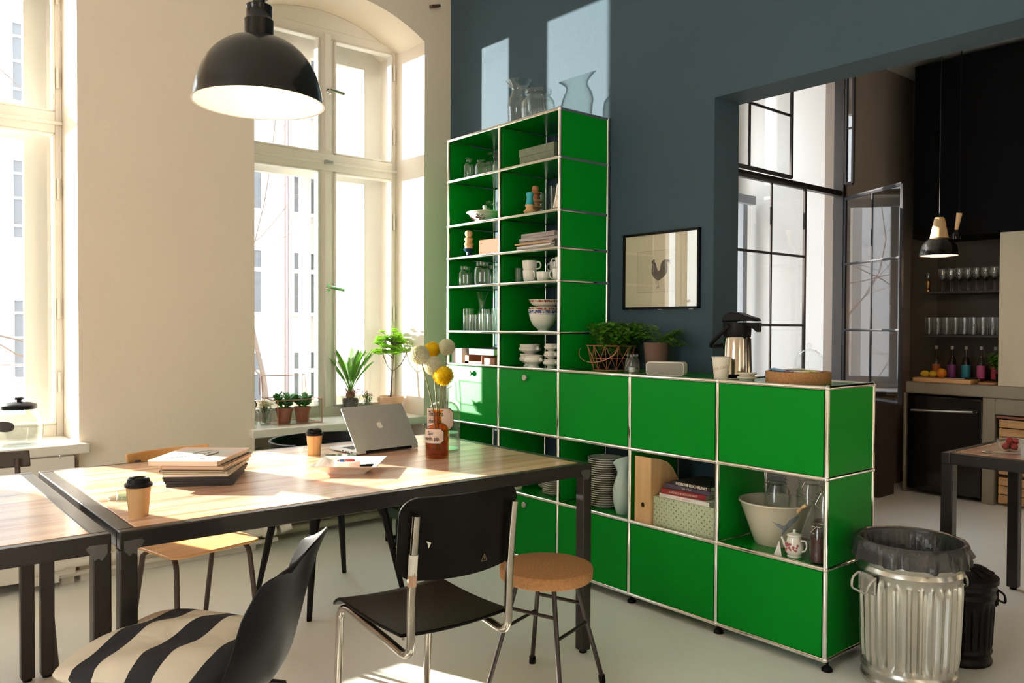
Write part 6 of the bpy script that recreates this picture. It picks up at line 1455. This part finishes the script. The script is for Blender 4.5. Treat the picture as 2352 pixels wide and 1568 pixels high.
def klamp(label, loc, s, lit):
    t = thing('pendant_lamp', label, 'pendant lamp', loc)
    d = [(.100*s, 0), (.098*s, .02*s), (.088*s, .055*s), (.066*s, .085*s), (.045*s, .098*s)]
    B().lathe([(r_-.002, z) for r_, z in d]+d[::-1], 40, mi=0).build('shade', [black_met], t)
    B().lathe([(.044*s, .096*s), (.047*s, .098*s), (.026*s, .205*s), (.020*s, .212*s), (.0005, .213*s)], 32).build('wooden_cone', lt_wood, t)
    B().cyl((0, 0, .21*s), (0, 0, 3.45-loc[2]), .003, n=8).build('cable', black_pl, t)
    B().lathe([(.0005, .003*s), (.094*s, .003*s), (.094*s, .007*s), (.0005, .007*s)], 32).build('glowing_diffuser', mat('kitchen_bulb', (1, .8, .6), .5, emit=((1, .50, .24), 3.2)), t)
    l = bpy.data.lights.new('kitchen_lamp_light', 'POINT'); l.energy = 5; l.color = (1, .68, .42); l.shadow_soft_size = .06; o = bpy.data.objects.new('kitchen_lamp_light', l); COL.objects.link(o); o.parent = t; o.location = (0, 0, -.02)
klamp('kitchen pendant lamp with pale wooden cone and black shade, lit', (2.62, .690, 1.790), 1.18, 1)
t = thing('wall_lamp', 'small dark lamp with a wooden arm hanging behind the kitchen pendant', 'lamp', (3.4, .895, 1.97))
B().lathe([(.030, 0), (.034, .03), (.024, .06), (.012, .068), (.0005, .07)], 24).build('shade', black_met, t); B().cyl((0, 0, .07), (.0, -.02, .19), .012, .020, n=16).build('wooden_arm', lt_wood, t); B().cyl((0, -.02, .19), (0, -.02, 3.45-1.97), .003, n=6).build('cable', black_pl, t)
# things on the kitchen table
ctn = thing('plastic_tub', 'white translucent plastic tub on the kitchen room table', 'tub', (.955, -.40, .7715))
shell([(.045, 0), (.047, .004), (.056, .07), (.060, .072), (.060, .076)], .002, n=36).build('vessel', mat('frosted_white', (.70, .68, .62), .4), ctn)
brb = thing('fruit_bowl', 'clear plastic bowl of red berries behind the white tub', 'bowl', (1.16, -.235, .7715))
shell([(.035, 0), (.040, .004), (.058, .052)], .002, n=36).build('vessel', g_clear, brb)
bm_ = mat('red_berry', (.38, .02, .03), .3)
for i, (x, y, z) in enumerate(((-.015, .012, .018), (.018, .010, .018), (-.002, -.020, .018), (.0, .003, .044), (.022, -.014, .040))):
    tag(B().sph((0, 0, 0), .0155, 12).build('red_berry', bm_, loc=(1.16+x, -.235+y, .7715+z)), 'red berry '+('at the back left of the plastic bowl', 'at the back right of the plastic bowl', 'at the front of the plastic bowl', 'on top of the others in the plastic bowl', 'leaning on the right rim of the plastic bowl')[i], 'berry', 'berries in the plastic bowl')
tsp = thing('teaspoon', 'steel teaspoon lying in front of the berries on the kitchen table', 'spoon', (1.02, -.25, .7715), .4)
B().sph((0, .055, .004), .014, 10, (1, 1.5, .3)).tube([(0, .035, .003), (0, -.07, .004)], .0025, 6).build('spoon_body', alu, tsp)
# dark corner left of the oven
cbt = thing('cleaning_bottle', 'blue labelled bottle with yellow cap on the floor left of the oven', 'bottle', (3.62, 1.50, .0))
B().lathe([(.0005, 0), (.04, 0), (.042, .01), (.042, .19), (.02, .23), (.0005, .235)], 20).build('bottle_body', mat('dark_bottle', (.02, .02, .03), .3), cbt); B().lathe([(.0425, .07), (.043, .07), (.043, .17), (.0425, .17)], 20).build('label', mat('label_pale_blue', (.20, .30, .42), .5), cbt); B().cyl((0, 0, .23), (0, 0, .265), .014, n=12).build('cap', mat('yellow_cap', (.6, .5, .03), .5), cbt)
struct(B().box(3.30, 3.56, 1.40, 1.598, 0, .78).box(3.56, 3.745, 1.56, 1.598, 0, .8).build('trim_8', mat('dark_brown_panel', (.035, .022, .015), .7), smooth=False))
